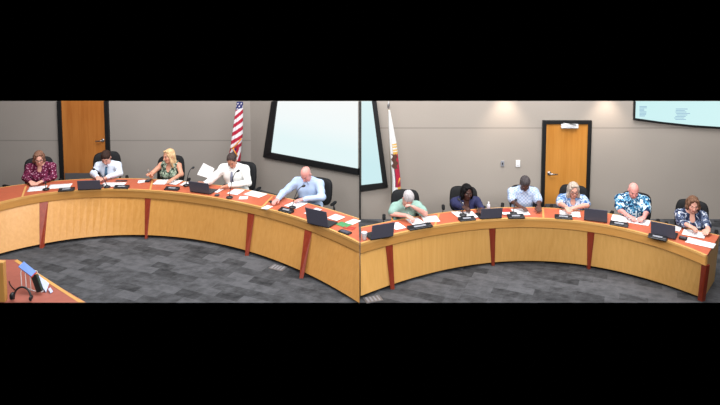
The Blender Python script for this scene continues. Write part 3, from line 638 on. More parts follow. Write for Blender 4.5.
# ------------------------------------------------------------------ people
skn = dict(light=srgb(214, 160, 142), pink=srgb(214, 158, 146), tan=srgb(196, 136, 112), dark=srgb(74, 48, 42), dark2=srgb(86, 58, 50), rosy=srgb(216, 150, 142))
H = lambda n, a, b: hairmat(n, srgb(*a), srgb(*b))
PE = [
 dict(sit=.02, px=39, py=158.5, right=False, skin=skn['light'], hair='bob', hw=.021, haircol=H('auburn_hair', (96, 66, 54), (140, 104, 86)), yaw=16, bow=22, bust=True, sleeve='long', collar=False, vneck=.02, glasses=True,
      shirt=pattern('maroon_dotted_blouse', [srgb(190, 150, 170), srgb(104, 28, 62), srgb(76, 20, 48)], 30, stops=[0, .27, .6]), garment='blouse',
      label='woman in maroon dotted blouse reading papers with hands together', arm={-1: dict(w=(-.09, -.36, .787)), 1: dict(w=(.11, -.36, .787))}),
 dict(sit=-.025, sh=.93, build=.95, px=106, py=158, right=False, skin=skn['light'], hair='short', haircol=H('dark_brown_hair', (36, 26, 24), (64, 46, 40)), yaw=4, bow=40, shirt=plain('white_blue_shirt', srgb(206, 216, 232), .8, var=.03), tie=plain('teal_tie', srgb(52, 92, 122), .6),
      label='dark-haired man in white shirt and blue necktie looking down', arm={-1: dict(w=(-.10, -.34, .787)), 1: dict(w=(.08, -.36, .787))}),
 dict(sit=-.03, px=169, py=156.5, right=False, skin=srgb(204, 146, 122), hair='long', hw=.024, haircol=H('blonde_hair', (176, 140, 100), (222, 192, 150)), yaw=-34, bow=10, lean=8, hx=4, sh=.88, build=.9, bust=True, sleeve='none', collar=False, vneck=.06, garment='sleeveless_top',
      shirt=pattern('leaf_print_top', [srgb(48, 58, 52), srgb(120, 138, 120), srgb(186, 190, 172)], 16, 'noise', stops=[0, .47, .58]),
      label='blonde woman in sleeveless patterned top turning her head aside', arm={-1: dict(e=(-.29, -.12, .79), w=(-.20, -.34, .83), d=(-.1, -.6, .55), curl=.7), 1: dict(e=(.25, -.1, .78), w=(.2, -.34, .787), d=(-.3, -.9, -.1))}),
 dict(sit=.05, px=232, py=160.5, right=False, skin=skn['tan'], hair='receding', haircol=H('black_grey_hair', (40, 32, 32), (78, 66, 64)), yaw=2, bow=42, build=1.12, sh=1.08, lean=16, shirt=plain('white_shirt', srgb(236, 238, 236), .8, var=.02), tie=pattern('striped_grey_tie', [srgb(84, 92, 120), srgb(150, 154, 170)], 14, 'wave'),
      label='man in white shirt and grey tie holding up a sheet', arm={-1: dict(e=(-.38, -.2, .80), w=(-.38, -.42, .845), d=(-.35, -.5, .25), curl=.8, roll=.5), 1: dict(e=(.3, -.16, .79), w=(.02, -.33, .787), d=(-.8, -.5, -.1))}),
 dict(sit=.02, back=.06, px=306, py=174, right=False, skin=skn['rosy'], scalp=srgb(190, 170, 165), yaw=-10, bow=46, build=1.12, sh=1.05, lean=16, shirt=plain('pale_blue_shirt', srgb(170, 192, 224), .8, var=.03),
      label='bald man in pale blue long-sleeved shirt below the large screen', arm={-1: dict(e=(-.38, -.2, .80), w=(-.36, -.46, .79), d=(-.1, -.9, -.1), curl=.3), 1: dict(e=(.30, -.2, .79), w=(.04, -.34, .787), d=(-.8, -.5, -.1))}),
 dict(hs=.95, sit=-.05, px=408, py=198, right=True, skin=skn['pink'], hair='short', haircol=H('silver_hair', (150, 146, 148), (196, 192, 194)), yaw=12, bow=58, lean=27, build=.96, sh=.9, sleeve='short', loose=.02, shirt=plain('sea_green_shirt', srgb(138, 172, 162), .85, var=.06),
      label='grey-haired man in sea green shirt resting face on his hand', arm={-1: dict(e=(-.23, -.2, .79), w=(-.06, -.38, .787), d=(.5, -.8, -.1), curl=.7), 1: dict(e=(.25, -.27, .80), w=(.07, -.36, .945), d=(-.75, .0, .45), curl=.6)}),
 dict(sit=-.13, hs=.95, sh=.92, ex=.18, px=467, py=192.5, right=True, skin=skn['dark'], hair='medium', hw=.026, haircol=H('black_hair', (8, 8, 9), (20, 18, 20)), yaw=6, bow=14, lean=20, bust=True, collar=False, vneck=.14, garment='jacket', under=plain('black_blouse', srgb(40, 28, 34), .8), shirt=plain('navy_jacket', srgb(28, 32, 74), .8, var=.12),
      label='woman with black hair in navy jacket writing at papers', arm={-1: dict(w=(-.12, -.34, .787), curl=.7), 1: dict(w=(.18, -.36, .787))}),
 dict(hs=.93, sit=-.03, ex=.19, px=525, py=183.5, right=True, skin=skn['dark2'], hair='short', haircol=H('cropped_grey_hair', (48, 44, 46), (84, 78, 80)), yaw=0, bow=40, build=.98, sh=.92, lean=18, sleeve='short', loose=.022, shirt=pattern('pale_blue_plaid', [srgb(148, 170, 206), srgb(190, 203, 224)], 36, 'check'),
      label='man with cropped grey hair in pale blue short-sleeved shirt', arm={-1: dict(w=(-.13, -.36, .787)), 1: dict(e=(.22, -.16, .79), w=(.17, -.36, .787), d=(-.2, -.9, -.05))}),
 dict(sit=-.11, hs=.93, sh=.86, px=573.5, py=190.5, right=True, skin=skn['light'], hair='long', hw=.03, haircol=H('ash_blonde_hair', (138, 124, 112), (196, 184, 172)), yaw=2, bow=18, lean=18, bust=True, build=.95, sleeve='short', loose=.02, collar=False, vneck=.02, glasses=True, garment='blouse',
      shirt=pattern('blue_floral_blouse', [srgb(62, 98, 150), srgb(128, 158, 200), srgb(200, 208, 222)], 20, 'noise', stops=[0, .44, .54]),
      label='woman with long ash hair in blue floral blouse before the door', arm={-1: dict(e=(-.2, -.18, .79), w=(-.15, -.4, .787), d=(.1, -.9, -.1), curl=.7), 1: dict(e=(.19, -.2, .79), w=(-.02, -.33, .787), d=(-.9, -.3, -.05))}),
 dict(hs=.93, sit=-.02, ex=.185, px=633.5, py=190.5, right=True, skin=skn['rosy'], yaw=4, bow=30, build=.98, sh=.92, lean=14, sleeve='short', loose=.024, shirt=pattern('tropical_shirt', [srgb(24, 52, 88), srgb(76, 146, 186), srgb(214, 228, 234)], 18, 'noise', stops=[0, .46, .56]),
      label='bald man in blue and white tropical print shirt', arm={-1: dict(w=(-.10, -.35, .787)), 1: dict(w=(.12, -.36, .787))}),
 dict(face=.3, fx=.12, sit=-.08, hs=.93, sh=.8, ex=.17, px=693, py=205, right=True, skin=skn['light'], hair='bob', hw=.03, haircol=H('brown_hair', (78, 54, 42), (124, 92, 72)), yaw=-4, bow=20, lean=14, bust=True, sleeve='34', collar=False, vneck=.03, garment='blouse',
      shirt=pattern('navy_abstract_blouse', [srgb(30, 38, 62), srgb(92, 104, 132), srgb(200, 204, 212)], 15, 'noise', stops=[0, .5, .6]),
      label='woman with brown bob in navy and white patterned blouse', arm={-1: dict(w=(-.12, -.36, .787), curl=.7), 1: dict(w=(.13, -.38, .787))}),
]
CH = ['behind woman in maroon blouse', 'behind man in blue necktie', 'behind blonde woman', 'behind man holding up a sheet', 'behind bald man in pale blue', 'behind man in sea green shirt', 'behind woman in navy jacket', 'behind man in pale blue short sleeves', 'behind woman in floral blouse', 'behind man in tropical shirt', 'behind woman with brown bob']
CHP = [(38.5, 156), (106.5, 151), (170.5, 155), (244, 161), (320, 176.5), (405.5, 188.8), (465, 187), (525, 184.5), (575, 184), (638, 190.5), (694.5, 198.5)]
CHYAW = [0, 0, 0, 0, 0, 0, 10, 0, 0, 0, 0]
hands = {}
def place_xy(px, right, off): p, n = kpt(px, right); return p - n*off, math.atan2(n.x, -n.y)
PERS = []
for i, p in enumerate(PE):
    o, hc = person('person', p)
    sc_ = p.get('scale', 1.0); off = -TE + p.get('back', 0)
    lo, hi = p['px']-40, p['px']+40
    for _ in range(30):
        mid = (lo+hi)/2; q, a = place_xy(mid, p['right'], off); a *= p.get('face', .5); w = q + Matrix.Rotation(a, 3, 'Z') @ hc; w.z = hc.z
        if proj(w)[0] < p['px']: lo = mid
        else: hi = mid
    o.location = (q.x, q.y, 0); o.rotation_euler = (0, 0, a + R(p.get('turn', 0)))
    print('PERSON', i, 'head', [round(v, 1) for v in proj(w)], 'target', p['px'], p['py'], 'ang', round(math.degrees(a), 1))
    tag(o, p['label'], 'person', 'people seated along the dais')
    PERS.append((o, q, a, p))
    cx, cy = CHP[i]; back = q.y + .34; want = at_y(cx, 150, back).x
    ux_ = -.31*math.sin(a); sx_ = max(-.07, min(.07, (want - q.x - ux_)*.4)); res_ = want - q.x - sx_
    ca_ = max(a-R(24), min(a+R(24), math.asin(max(-.9, min(.9, -res_/.31)))))
    zt = at_y(cx, cy, q.y + .40).z
    c = make_chair('black high-backed swivel chair ' + CH[i], min(max(zt, .86), 1.25), 'black swivel chairs behind the dais', min(0, p.get('sit', 0)*1.25), .46 if p['right'] else .5)
    c.location = (q.x + sx_, q.y + (.13 if p.get('sit', 0) < -.12 else .06), 0); c.rotation_euler = (0, 0, ca_)
q, a = place_xy(-5, False, .32)
c = make_chair('low black chair standing empty at left end of dais', .86, 'black swivel chairs behind the dais'); c.location = (q.x, q.y, 0); c.rotation_euler = (0, 0, a + .5)
# ------------------------------------------------------------------ things on the dais
Z0 = TZ + .003
def spot(px, py, rot=0, z=Z0):
    p = at_z(px, py, z); return p, dirang(px, px > 360) + R(rot)
def curl_sheet(w, d, t=.0015, lift=.004, seed=0):
    rn = random.Random(seed); nx, ny = 8, 8; A = []; ph = rn.random()*6
    f = lambda u, v: lift*(.5+.5*math.sin(3*u+2*v+ph))*(abs(u-.5)+abs(v-.5))
    m = MB(); vs = [((i/nx-.5)*w, (j/ny-.5)*d, f(i/nx, j/ny)+t) for j in range(ny+1) for i in range(nx+1)]
    vb = [(x, y, max(0, z-t)) for x, y, z in vs]; N = len(vs); fs = []
    for j in range(ny):
        for i in range(nx):
            k = j*(nx+1)+i; fs += [(k, k+1, k+nx+2, k+nx+1), (N+k+nx+1, N+k+nx+2, N+k+1, N+k)]
    for i in range(nx): fs += [(i+1, i, N+i, N+i+1), (ny*(nx+1)+i, ny*(nx+1)+i+1, N+ny*(nx+1)+i+1, N+ny*(nx+1)+i)]
    for j in range(ny): a_, b_ = j*(nx+1), (j+1)*(nx+1); fs += [(a_, b_, N+b_, N+a_), (b_+nx, a_+nx, N+a_+nx, N+b_+nx)]
    return m.add(vs+vb, fs)
def paper(px, py, w, d, rot, lab, mat='paper', lines=True, level=0, name='paper_sheet', cat='paper', group='papers on the dais'):
    p, a = spot(px, py, rot, Z0 + level*.004)
    m = curl_sheet(w, d, seed=int(px*7)); o = m.obj(name, M[mat], None, True); o.location = p; o.rotation_euler = (0, 0, a); tag(o, lab, cat, group)
    if lines:
        k = MB(); rn = random.Random(int(px)); n = 7
        for i in range(n):
            y = d*(.36-.72*i/(n-1)); ww = w*(.5+.26*rn.random()); k.add([(-w*.38, y-.003, .0075), (-w*.38+ww, y-.003, .0075), (-w*.38+ww, y+.003, .0075), (-w*.38, y+.003, .0075)], [(0, 1, 2, 3)])
        k.obj('printed_lines', M['papershade'], o)
    return o
PAPERS = [
 (37.5, 188.6, .28, .27, -4, 'white sheet at left below hands of woman in maroon'), (60, 186.2, .36, .24, -2, 'wide white sheet right of the hands of woman in maroon'),
 (113, 184.6, .40, .22, 0, 'white sheets in front of man with blue tie'),
 (141.5, 181.5, .12, .16, 20, 'small crumpled white paper between blue tie man and blonde woman'),
 (161, 182, .22, .26, 10, 'white sheet before blonde woman, leftmost of three'), (174.5, 182.2, .2, .24, 0, 'white sheet before blonde woman, middle of three'), (185.5, 183.8, .13, .2, 0, 'white sheet before blonde woman, beside grey laptop'),
 (219, 190.6, .08, .2, 0, 'narrow white paper right of laptop before man with grey tie'),
 (236, 191.8, .2, .26, 5, 'white sheet beneath necktie of man holding paper'), (255.5, 194.2, .34, .22, -4, 'long white sheets right of man in white shirt'), (243.5, 197.8, .14, .14, 30, 'small white sheet lying before the long white sheets'),
 (267, 207.4, .12, .16, 0, 'small white paper left of the console of bald man in pale blue'), (296, 204.5, .24, .3, 0, 'white sheet under the hands of bald man in pale blue'), (313, 211.5, .12, .3, 0, 'narrow white sheet left of the laptop of bald man'),
 (336, 217.5, .2, .2, 0, 'white paper behind laptop of bald man in pale blue'), (353, 221.8, .14, .2, 0, 'white paper at the middle joint near red booklet'),
 (397, 226, .17, .24, 0, 'white paper stack between laptop and man in sea green'), (415.5, 221.5, .2, .26, 0, 'white sheet under the writing hand of man in sea green'), (430.5, 219, .24, .24, -14, 'white sheet under the elbow of man in sea green'),
 (459.5, 214.4, .16, .26, 4, 'white sheet under pen of woman in navy jacket'), (470.5, 214.6, .15, .26, -2, 'white sheet next to hand of woman in navy jacket'),
 (520.5, 212, .24, .26, 0, 'white sheet in front of man in pale blue short sleeves'),
 (570, 213.6, .3, .24, -2, 'wide white sheets in front of woman in floral blouse'),
 (619.5, 218.4, .22, .26, 0, 'white sheet left of hands of man in tropical shirt'), (638.5, 221.4, .3, .24, 0, 'white sheet right of hands of man in tropical shirt'),
 (677, 228.5, .1, .2, 0, 'white paper strip right of the rightmost laptop'), (694, 233.7, .28, .24, 4, 'white sheet under hands of woman with brown bob'), (700.5, 243, .34, .2, 0, 'white sheet at the right end of the dais corner'),
]
for i, t in enumerate(PAPERS): paper(*t, level=i % 3 * .5)
paper(506.5, 212, .16, .28, 0, 'red and white booklet between laptop and man in pale blue', 'redcard', False, 0, 'booklet', 'booklet', None)
paper(506.5, 213.4, .14, .1, 0, 'small white card on red booklet', 'paper', False, 2, 'paper_card', 'paper')
paper(343.5, 224.6, .2, .14, 0, 'green folder to the right of bald man laptop', 'green', False, 0, 'folder', 'folder', None)
paper(349.5, 227.8, .17, .1, 10, 'dark red booklet right of the green folder', 'redcard', False, 0, 'booklet', 'booklet', None)
paper(121.5, 180.8, .2, .06, 0, 'dark folder edge behind papers of man in blue tie', 'plastic', False, 1, 'folder', 'folder', None)
paper(271.5, 202.3, .16, .05, -35, 'dark folder strip left of bald man in pale blue', 'plastic', False, 1, 'folder', 'folder', None)
def slim(px, py, w, d, h, rot, lab, name, cat, mat):
    p, a = spot(px, py, rot); r = thing(name, lab, cat, p, a)
    m = MB(); m.superbox((0, 0, h/2), (w, d, h), .25, 24, 8); m.obj('case', M[mat], r, True)
    m = MB(); m.box((0, 0, h-.0005), (w*.7, d*.6, .003)); m.obj('glass_face', M['lid'], r)
slim(148, 181, .09, .14, .014, 10, 'black phone beside crumpled white paper near blonde woman', 'phone', 'phone', 'plastic')
slim(217, 195.5, .07, .09, .014, 20, 'small black phone right of laptop before man with grey tie', 'phone', 'phone', 'plastic')
slim(345, 232.5, .2, .1, .016, 0, 'dark blue phone in front of green folder at middle joint', 'phone', 'phone', 'plastic')
slim(683, 239.3, .1, .07, .035, 0, 'black mouse between rightmost laptop and corner sheets', 'computer_mouse', 'mouse', 'plastic')
def laptop(pl, lab, rot=0, w=.36, h=.24, tilt=12):
    (x, y) = pl; p, a = spot(x, y, rot); r = thing('laptop', lab, 'laptop', p, a, 'laptops on the dais')
    m = MB(); m.box((0, .12, .009), (w, .24, .016)); m.obj('keyboard_base', M['plastic'], r, bevel=.004)
    T = Rx(R(-tilt)) if False else None
    t = R(tilt); m = MB(); rot_ = Matrix.Rotation(t, 3, 'X')
    m.box(rot_ @ Vector((0, 0, h/2)) + Vector((0, -.004, .016)), (w, .009, h), rot_); ld = m.obj('lid', M['lid'], r, bevel=.004)
    m = MB(); m.box(rot_ @ Vector((0, .0052, h/2)) + Vector((0, -.004, .016)), (w*.92, .001, h*.88), rot_); m.obj('display', M['black'], ld)
    m = MB(); m.tube([(-w*.4, .0, .014), (w*.4, .0, .014)], .008, 8); m.obj('hinge', M['plastic'], r)
    return r
laptop((89.5, 190), 'dark grey laptop between woman in maroon and man in blue tie', 0, .37, .165)
laptop((200, 193.3), 'dark grey laptop between blonde woman and man with grey tie', -2, .39, .19)
laptop((318, 226), 'dark laptop right of bald man in pale blue', 6, .37, .25)
laptop((382, 238.6), 'dark blue grey laptop left of man in sea green', -4, .34, .215)
laptop((491, 219), 'dark laptop right of woman in navy jacket', 0, .33, .165)
laptop((595.5, 221.6), 'dark laptop right of woman in floral blouse', 0, .32, .19)
laptop((663, 237.3), 'dark laptop right of man in tropical shirt', 0, .31, .2)
def console(px, py, lab, w=.25, rot=0, d=.1):
    p, a = spot(px, py, rot); r = thing('desk_console', lab, 'console', p, a, 'black consoles along the dais')
    m = MB(); m.hexa([(-w/2, -d/2, 0), (w/2, -d/2, 0), (w/2, d/2, 0), (-w/2, d/2, 0)], [(-w/2, -d/2, .016), (w/2, -d/2, .016), (w/2, d/2, .042), (-w/2, d/2, .042)]); m.obj('housing', M['plastic'], r, bevel=.006)
    sl = math.atan2(.026, d); rt = Matrix.Rotation(sl, 3, 'X')
    m = MB(); m.box(Vector((0, .0, .0305)), (w*.5, d*.34, .003), rt); m.obj('label_strip', M['label'], r)
    for k in range(3):
        m = MB(); m.box(Vector((w*(.32+.06*k)-.0, -.02, .0262)), (.012, .012, .008), rt); m.obj('button', M['kick'], r)
for t in [(66.5, 190.6, 'black console in front of sheet of woman in maroon'), (121.5, 188, 'black console in front of sheets of man in blue tie'), (172, 189.6, 'black console in front of blonde woman'),
          (286, 211.5, 'black console in front of bald man in pale blue'), (420, 227.8, 'black console in front of man in sea green', .38), (467, 220, 'black console in front of woman in navy jacket'),
          (516, 217.6, 'black console in front of man in pale blue short sleeves'), (563.5, 218.3, 'black console in front of woman in floral blouse'), (619, 225.3, 'black console in front of man in tropical shirt'), (657.5, 238.6, 'black console in front of the rightmost laptop', .24)]: console(*t)
def gooseneck(px, py, hx, hy, dd, lab):
    p, a = spot(px, py, 0, Z0+.012); r = thing('gooseneck_microphone', lab, 'microphone', p, 0, 'gooseneck microphones on the dais')
    h = at_y(hx, hy, p.y + dd) - p
    m = MB(); m.lathe([(.055, 0), (.055, .012), (.03, .022), (.014, .03)], 20); m.obj('base', M['plastic'], r, True)
    pts = []
    for k in range(13):
        t = k/12; b = Vector((0, 0, .03))*(1-t)**2 + Vector((h.x*.45, h.y*.3, h.z*1.0))*2*t*(1-t) + h*t*t; pts.append(b)
    m = MB(); m.tube(pts, .0065, 8); m.obj('neck', M['plastic'], r, True)
    d = (pts[-1]-pts[-2]).normalized(); m = MB(); m.tube([h-d*.005, h+d*.012, h+d*.04, h+d*.055], [.012, .018, .018, .009], 12); m.obj('microphone_head', M['plastic'], r, True)
gooseneck(107, 187, 94.5, 169.5, .12, 'thin gooseneck microphone before chest of man in blue tie')
gooseneck(186.5, 185.5, 192, 168.2, .1, 'gooseneck microphone right of blonde woman')
gooseneck(229.5, 197.5, 237, 171.5, .1, 'gooseneck microphone before man holding up a sheet')
gooseneck(292.5, 207.5, 302.3, 186.5, .08, 'gooseneck microphone before bald man in pale blue')
gooseneck(463, 215.3, 459.5, 200, .1, 'gooseneck microphone before woman in navy jacket')
gooseneck(513.5, 213.4, 515.5, 200.5, .1, 'gooseneck microphone before man in pale blue short sleeves')
gooseneck(46, 189.5, 45.5, 182.8, .04, 'short microphone between sheets of woman in maroon')
# small water bottle
p, a = spot(488.5, 209.2); r = thing('water_bottle', 'small clear water bottle beside woman in navy jacket', 'bottle', p)
m = MB(); m.lathe([(.02, 0), (.027, .004), (.027, .075), (.012, .095), (.012, .1)], 16); m.obj('bottle_body', M['water'], r, True)
m = MB(); m.lathe([(.014, .1), (.014, .116), (.012, .118)], 14); m.obj('bottle_cap', M['white'], r, True)
p, a = spot(364.2, 239.6); r = thing('plastic_cup', 'clear white plastic cup left of blue grey laptop at middle joint', 'cup', p)
m = MB(); m.lathe([(.026, 0), (.029, .002), (.042, .1), (.043, .104), (.039, .1), (.03, .01)], 20); m.obj('cup_wall', M['water'], r, True)
m = MB(); m.lathe([(.027, .008), (.036, .07)], 18); m.obj('cup_contents', M['paper'], r, True)
# pens in hands and the raised sheet
def in_frame(i, v): o, q, a, p = PERS[i]; return Vector((q.x, q.y, 0)) + Matrix.Rotation(a, 3, 'Z') @ Vector(v)
def pen(i, sd, lab, tip=(.0, -.10, -.02), tail=(-.02, -.02, .12), mat='plastic'):
    p = PE[i]; a = dict(w=(sd*.14, -.37, .787)); a.update(p.get('arm', {}).get(sd, {})); w = Vector(a['w'])
    A, B = in_frame(i, w + Vector(tip)), in_frame(i, w + Vector(tail)); r = thing('pen', lab, 'pen', A)
    d = B-A; m = MB(); m.tube([Vector((0, 0, 0)), d*.1, d*.95, d], [.0015, .005, .005, .003], 8); m.obj('barrel', M[mat], r, True)
    m = MB(); m.tube([d*.6, d*.97], .0062, 8); m.obj('pen_cap', M['chrome'], r, True)
pen(6, -1, 'pen held by woman in navy jacket', (.05, -.1, -.02), (-.01, -.06, .14))
pen(2, -1, 'pale pencil raised in hand of blonde woman', (-.0, -.1, .0), (-.03, -.12, .16), 'gold')
pen(10, -1, 'pen in hand of woman with brown bob', (.06, -.1, -.02), (.0, -.05, .11))
pen(8, -1, 'pen held by woman in floral blouse', (.03, -.12, -.02), (-.02, -.06, .1))
pen(5, -1, 'pen in writing hand of man in sea green', (.06, -.1, -.02), (.02, -.05, .11))
o, q, a, _ = PERS[3]; D = in_frame(3, (-.38, -.56, .9)).y
crn = [at_y(x, y, D + dz) for x, y, dz in [(197, 174.5, -.05), (210, 178.7, 0), (214.5, 168.5, .06), (203.5, 163, .02)]]
r = thing('paper_sheet', 'white sheet held up in the air by man in white shirt', 'paper', crn[1], 0, 'papers on the dais'); n = (crn[1]-crn[0]).cross(crn[3]-crn[0]).normalized()*.001
m = MB(); m.hexa([c-crn[1]-n for c in crn], [c-crn[1]+n for c in crn]); m.obj('sheet', M['paper'], r)
# ------------------------------------------------------------------ flags
def flag(lab, D, edges, colfn, base_px, poletop, finial, fringe):
    b = at_y(base_px, 150, D); root = thing('flag_on_pole', lab, 'flag', (b.x, D, 0)); L = Vector(root.location)
    ys = np.linspace(edges[0][0], edges[-1][0], 110); e = np.array(edges, float)
    lx, rx = np.interp(ys, e[:, 0], e[:, 1]), np.interp(ys, e[:, 0], e[:, 2]); nu = 72; vs = []; cs = []
    for j, y in enumerate(ys):
        a_, b_ = at_y(lx[j], y, D), at_y(rx[j], y, D); z = a_.z; cx, w = (a_.x+b_.x)/2, (b_.x-a_.x)/2; v = j/109
        for i in range(nu):
            t = 2*math.pi*i/nu; fold = 1 + .12*math.cos(7*t+2*v) + .05*math.cos(13*t)
            px = cx + w*math.cos(t); py = D - .02 - (.03+.08*v)*math.sin(t)*fold
            vs.append((px-L.x, py-L.y, z)); cs.append(colfn((math.cos(t)+1)/2, y, math.sin(t)))
    m = MB(); m.add(vs, [(j*nu+i, j*nu+(i+1) % nu, (j+1)*nu+(i+1) % nu, (j+1)*nu+i) for j in range(109) for i in range(nu)]); m.f += [tuple(range(nu)), tuple(range(109*nu, 110*nu))]
    o = m.obj('flag_cloth', M['cloth'], root, True)
    at = o.data.color_attributes.new('col', 'FLOAT_COLOR', 'POINT'); at.data.foreach_set('color', np.array([(*c[:3], 1) for c in cs], np.float32).ravel())
    zt = at_y(base_px, poletop, D).z
    m = MB(); xt = at_y(finial[0] if finial else (edges[0][1]+edges[0][2])/2, poletop, D).x - L.x
    m.tube([(xt*.0, 0, .05), (xt, 0, zt)], .012, 10); m.obj('pole', M['pole'], root, True)
    m = MB(); m.lathe([(.16, 0), (.16, .02), (.06, .05), (.025, .1), (.02, .14)], 24); m.obj('stand', M['gold'], root, True)
    if finial:
        m = MB(); m.lathe([(.012, 0), (.02, .02), (.026, .05), (.012, .1), (.002, .14)], 12, (xt, 0, zt-.005)); m.obj('finial', M['chrome'], root, True)
    for f in fringe:
        m = MB(); m.tube([at_y(x, y, D-dy) - L for x, y, dy in f], .014, 8); m.obj('fringe', M['gold'], root, True)
    return root
cB, cR, cW = srgb(34, 40, 96), srgb(170, 30, 56), srgb(222, 216, 222)
def us(u, y, s):
    yy = y + (u-.5)*7
    if y < 107 + (1-u)*3: return cW if (int(u*6+y*.6) % 3 == 0 and int(y*.8) % 2 == 0) else cB
    if y < 147: return cR if int((yy-104)/4.1) % 2 == 0 else cW
    k = (u*4.5 + (y-147)*.12); return [cR, cW, cB, cR, cW, cR][int(k) % 6]
usf = flag('striped red, white and blue flag on pole behind man in white shirt', 12.5, [(101.6, 237, 243.3), (115, 235, 243.2), (134, 232.3, 243), (144, 231, 241.8), (153, 229.5, 241), (172, 228.5, 240)], us, 238, 101.8, None,
     [[(231, 149, .13), (234, 147, .15), (237.5, 143.5, .15), (241.5, 138.5, .13)], [(232.5, 147.5, .14), (235, 152, .15), (237.5, 156.5, .15)]])
wc, yc, bc, rc = srgb(226, 226, 226), srgb(214, 170, 80), srgb(92, 62, 52), srgb(178, 40, 66)
def ca(u, y, s):
    if y < 143: return wc
    if y < 153: return yc if u > .35 and (int(y) % 3) else wc
    if y < 167: return bc if .15 < u + .12*math.sin(y) < .8 else (rc if u >= .6 else wc)
    if y < 185: return rc if u > .42 else (wc if u < .3 else srgb(120, 60, 80))
    return wc if u < .6 else yc
caf = flag('white flag with brown emblem and red band on pole behind man in sea green', 10.9, [(110, 388.3, 390), (125, 388.6, 393), (145, 389.6, 396.8), (165, 391, 399), (178, 392.4, 400.3), (196, 392, 401)], ca, 393, 108.5, (388.6, 103), [[(397.5, 186, .1), (399.8, 178, .1)]])
# ------------------------------------------------------------------ floor boxes
def floorbox(px, py, rot, lab):
    p = at_z(px, py, 0); r = thing('floor_box', lab, 'floor box', (p.x, p.y, 0), R(rot))
    m = MB(); m.box((0, 0, .004), (.24, .16, .008)); m.obj('cover', M['kick'], r, bevel=.003)
    for k in range(4):
        m = MB(); m.box((-.08+.052*k, 0, .0095), (.025, .12, .003)); m.obj('slot', M['label'], r)
floorbox(278, 268, -25, 'small grey floor box on carpet before left dais'); floorbox(373, 299.3, 20, 'small grey floor box on carpet at the middle joint')
# ------------------------------------------------------------------ staff desk at lower left
HD = .58
dk = thing('staff_desk', 'rose topped wooden desk at lower left corner', 'desk', at_z(17, 260, HD)); LD = Vector(dk.location); dk.location.z = 0; LD.z = 0
P = lambda x, y, z=HD: at_z(x, y, z) - LD
zz = lambda v, d: v + Vector((0, 0, d))
far_r, near_r = P(17.3, 259.6), P(83.5, 302.6); far_l, near_l = Vector((-6.4-LD.x, far_r.y-.02, HD)), Vector((-6.4-LD.x, near_r.y, HD))
lo_ = [far_l, far_r, near_r, near_l]; sk_ = Vector((0, .012, 0))
m = MB(); m.hexa([zz(far_l, -.03)-sk_, zz(far_r, -.03)-sk_, zz(near_r, -.03)+sk_*5.5, zz(near_l, -.03)+sk_*5.5], lo_); m.obj('desktop', M['deskred'], dk)
e0, e1 = P(14.2, 261.2), P(78.6, 302.6); up3 = Vector((0, 0, .003))
m = MB(); m.hexa([zz(e0, -.035)-sk_, zz(far_r, -.035)-sk_, zz(near_r, -.035)+sk_*6, zz(e1, -.035)+sk_*6], [e0+up3, far_r+up3, near_r+up3, e1+up3]); m.obj('edge_band', M['maple_edge'], dk)
for lx, ly in ((-6.3, .12), (-5.12, .12), (-6.3, .95), (-5.12, .95)):
    m = MB(); m.box((lx-LD.x, near_r.y+ly, (HD-.03)/2), (.07, .07, HD-.03)); m.obj('leg', M['maple'], dk, bevel=.004)
pa, pb = P(-22, 302.4), P(5, 302.4); hgt = (at_y(3, 264, pb.y+LD.y).z - HD)
m = MB(); v1 = Vector((-.0, .06, 0)); m.hexa([zz(pa, .002), zz(pb, .002), zz(pb+v1, .002), zz(pa+v1, .002)], [zz(pa, hgt+.03), zz(pb, hgt), zz(pb+v1, hgt), zz(pa+v1, hgt+.03)]); up_ = m.obj('upright_panel', M['maple'], dk, bevel=.004)
m = MB(); m.hexa([zz(pa, hgt+.032), zz(pb, hgt+.002), zz(pb+v1, hgt+.002), zz(pa+v1, hgt+.032)], [zz(pa, hgt+.045), zz(pb, hgt+.015), zz(pb+v1, hgt+.015), zz(pa+v1, hgt+.045)]); m.obj('cap_strip', M['maple_edge'], up_)
# file rack with folders
def on_desk(x, y): return at_z(x, y, HD+.002)
A, Bq = on_desk(27, 289)+Vector((0, 0, .008)), on_desk(46, 295.5)
rk = thing('wire_file_rack', 'white wire file rack holding folders on the staff desk', 'file rack', A); ax = (Bq-A); ax.z = 0; ln = ax.length; ux = ax.normalized(); uy = Vector((-ux.y, ux.x, 0))
g = at_z(20, 268, HD+.25)
for k in range(3):
    o0 = ux*(ln*(k/4-.15)) + uy*.0; lean_ = Vector((-.06, .0, 0))
    m = MB(); o0 = o0 + Vector((-.03, 0, 0))
    m.tube([o0, o0+lean_*.5+Vector((0, .05, .16)), o0+lean_+Vector((0, .14, .19)), o0+lean_*.6+Vector((0, .22, .14)), o0+Vector((0, .26, 0))], .005, 8); m.obj('wire_loop', M['white'], rk, True)
m = MB(); m.tube([ux*(-.2*ln), ux*ln*.45], .005, 8); m.tube([ux*(-.2*ln)+Vector((0, .26, 0)), ux*ln*.45+Vector((0, .26, 0))], .005, 8); m.obj('base_rail', M['white'], rk, True)
def leaf(corners, mat, lab, name, cat, th=.02, edge=None):
    c = [Vector(v) for v in corners]; L = c[0].copy(); n = (c[1]-c[0]).cross(c[3]-c[0]).normalized()*th/2; r = thing(name, lab, cat, L)
    m = MB(); m.hexa([v-L-n for v in c], [v-L+n for v in c]); m.obj('cover', M[mat], r, bevel=.002)
    if edge:
        m = MB(); k = [c[0].lerp(c[1], .1), c[0].lerp(c[1], .9), c[3].lerp(c[2], .9), c[3].lerp(c[2], .1)]; m.hexa([v-L-n*.8 for v in k], [v-L+n*1.2 for v in k]); m.obj('pages', M[edge], r)
    return r
def dq(pts): return [at_y(x, y, Y) for x, y, Y in pts]
yb = on_desk(40, 294).y; yt = yb+.1
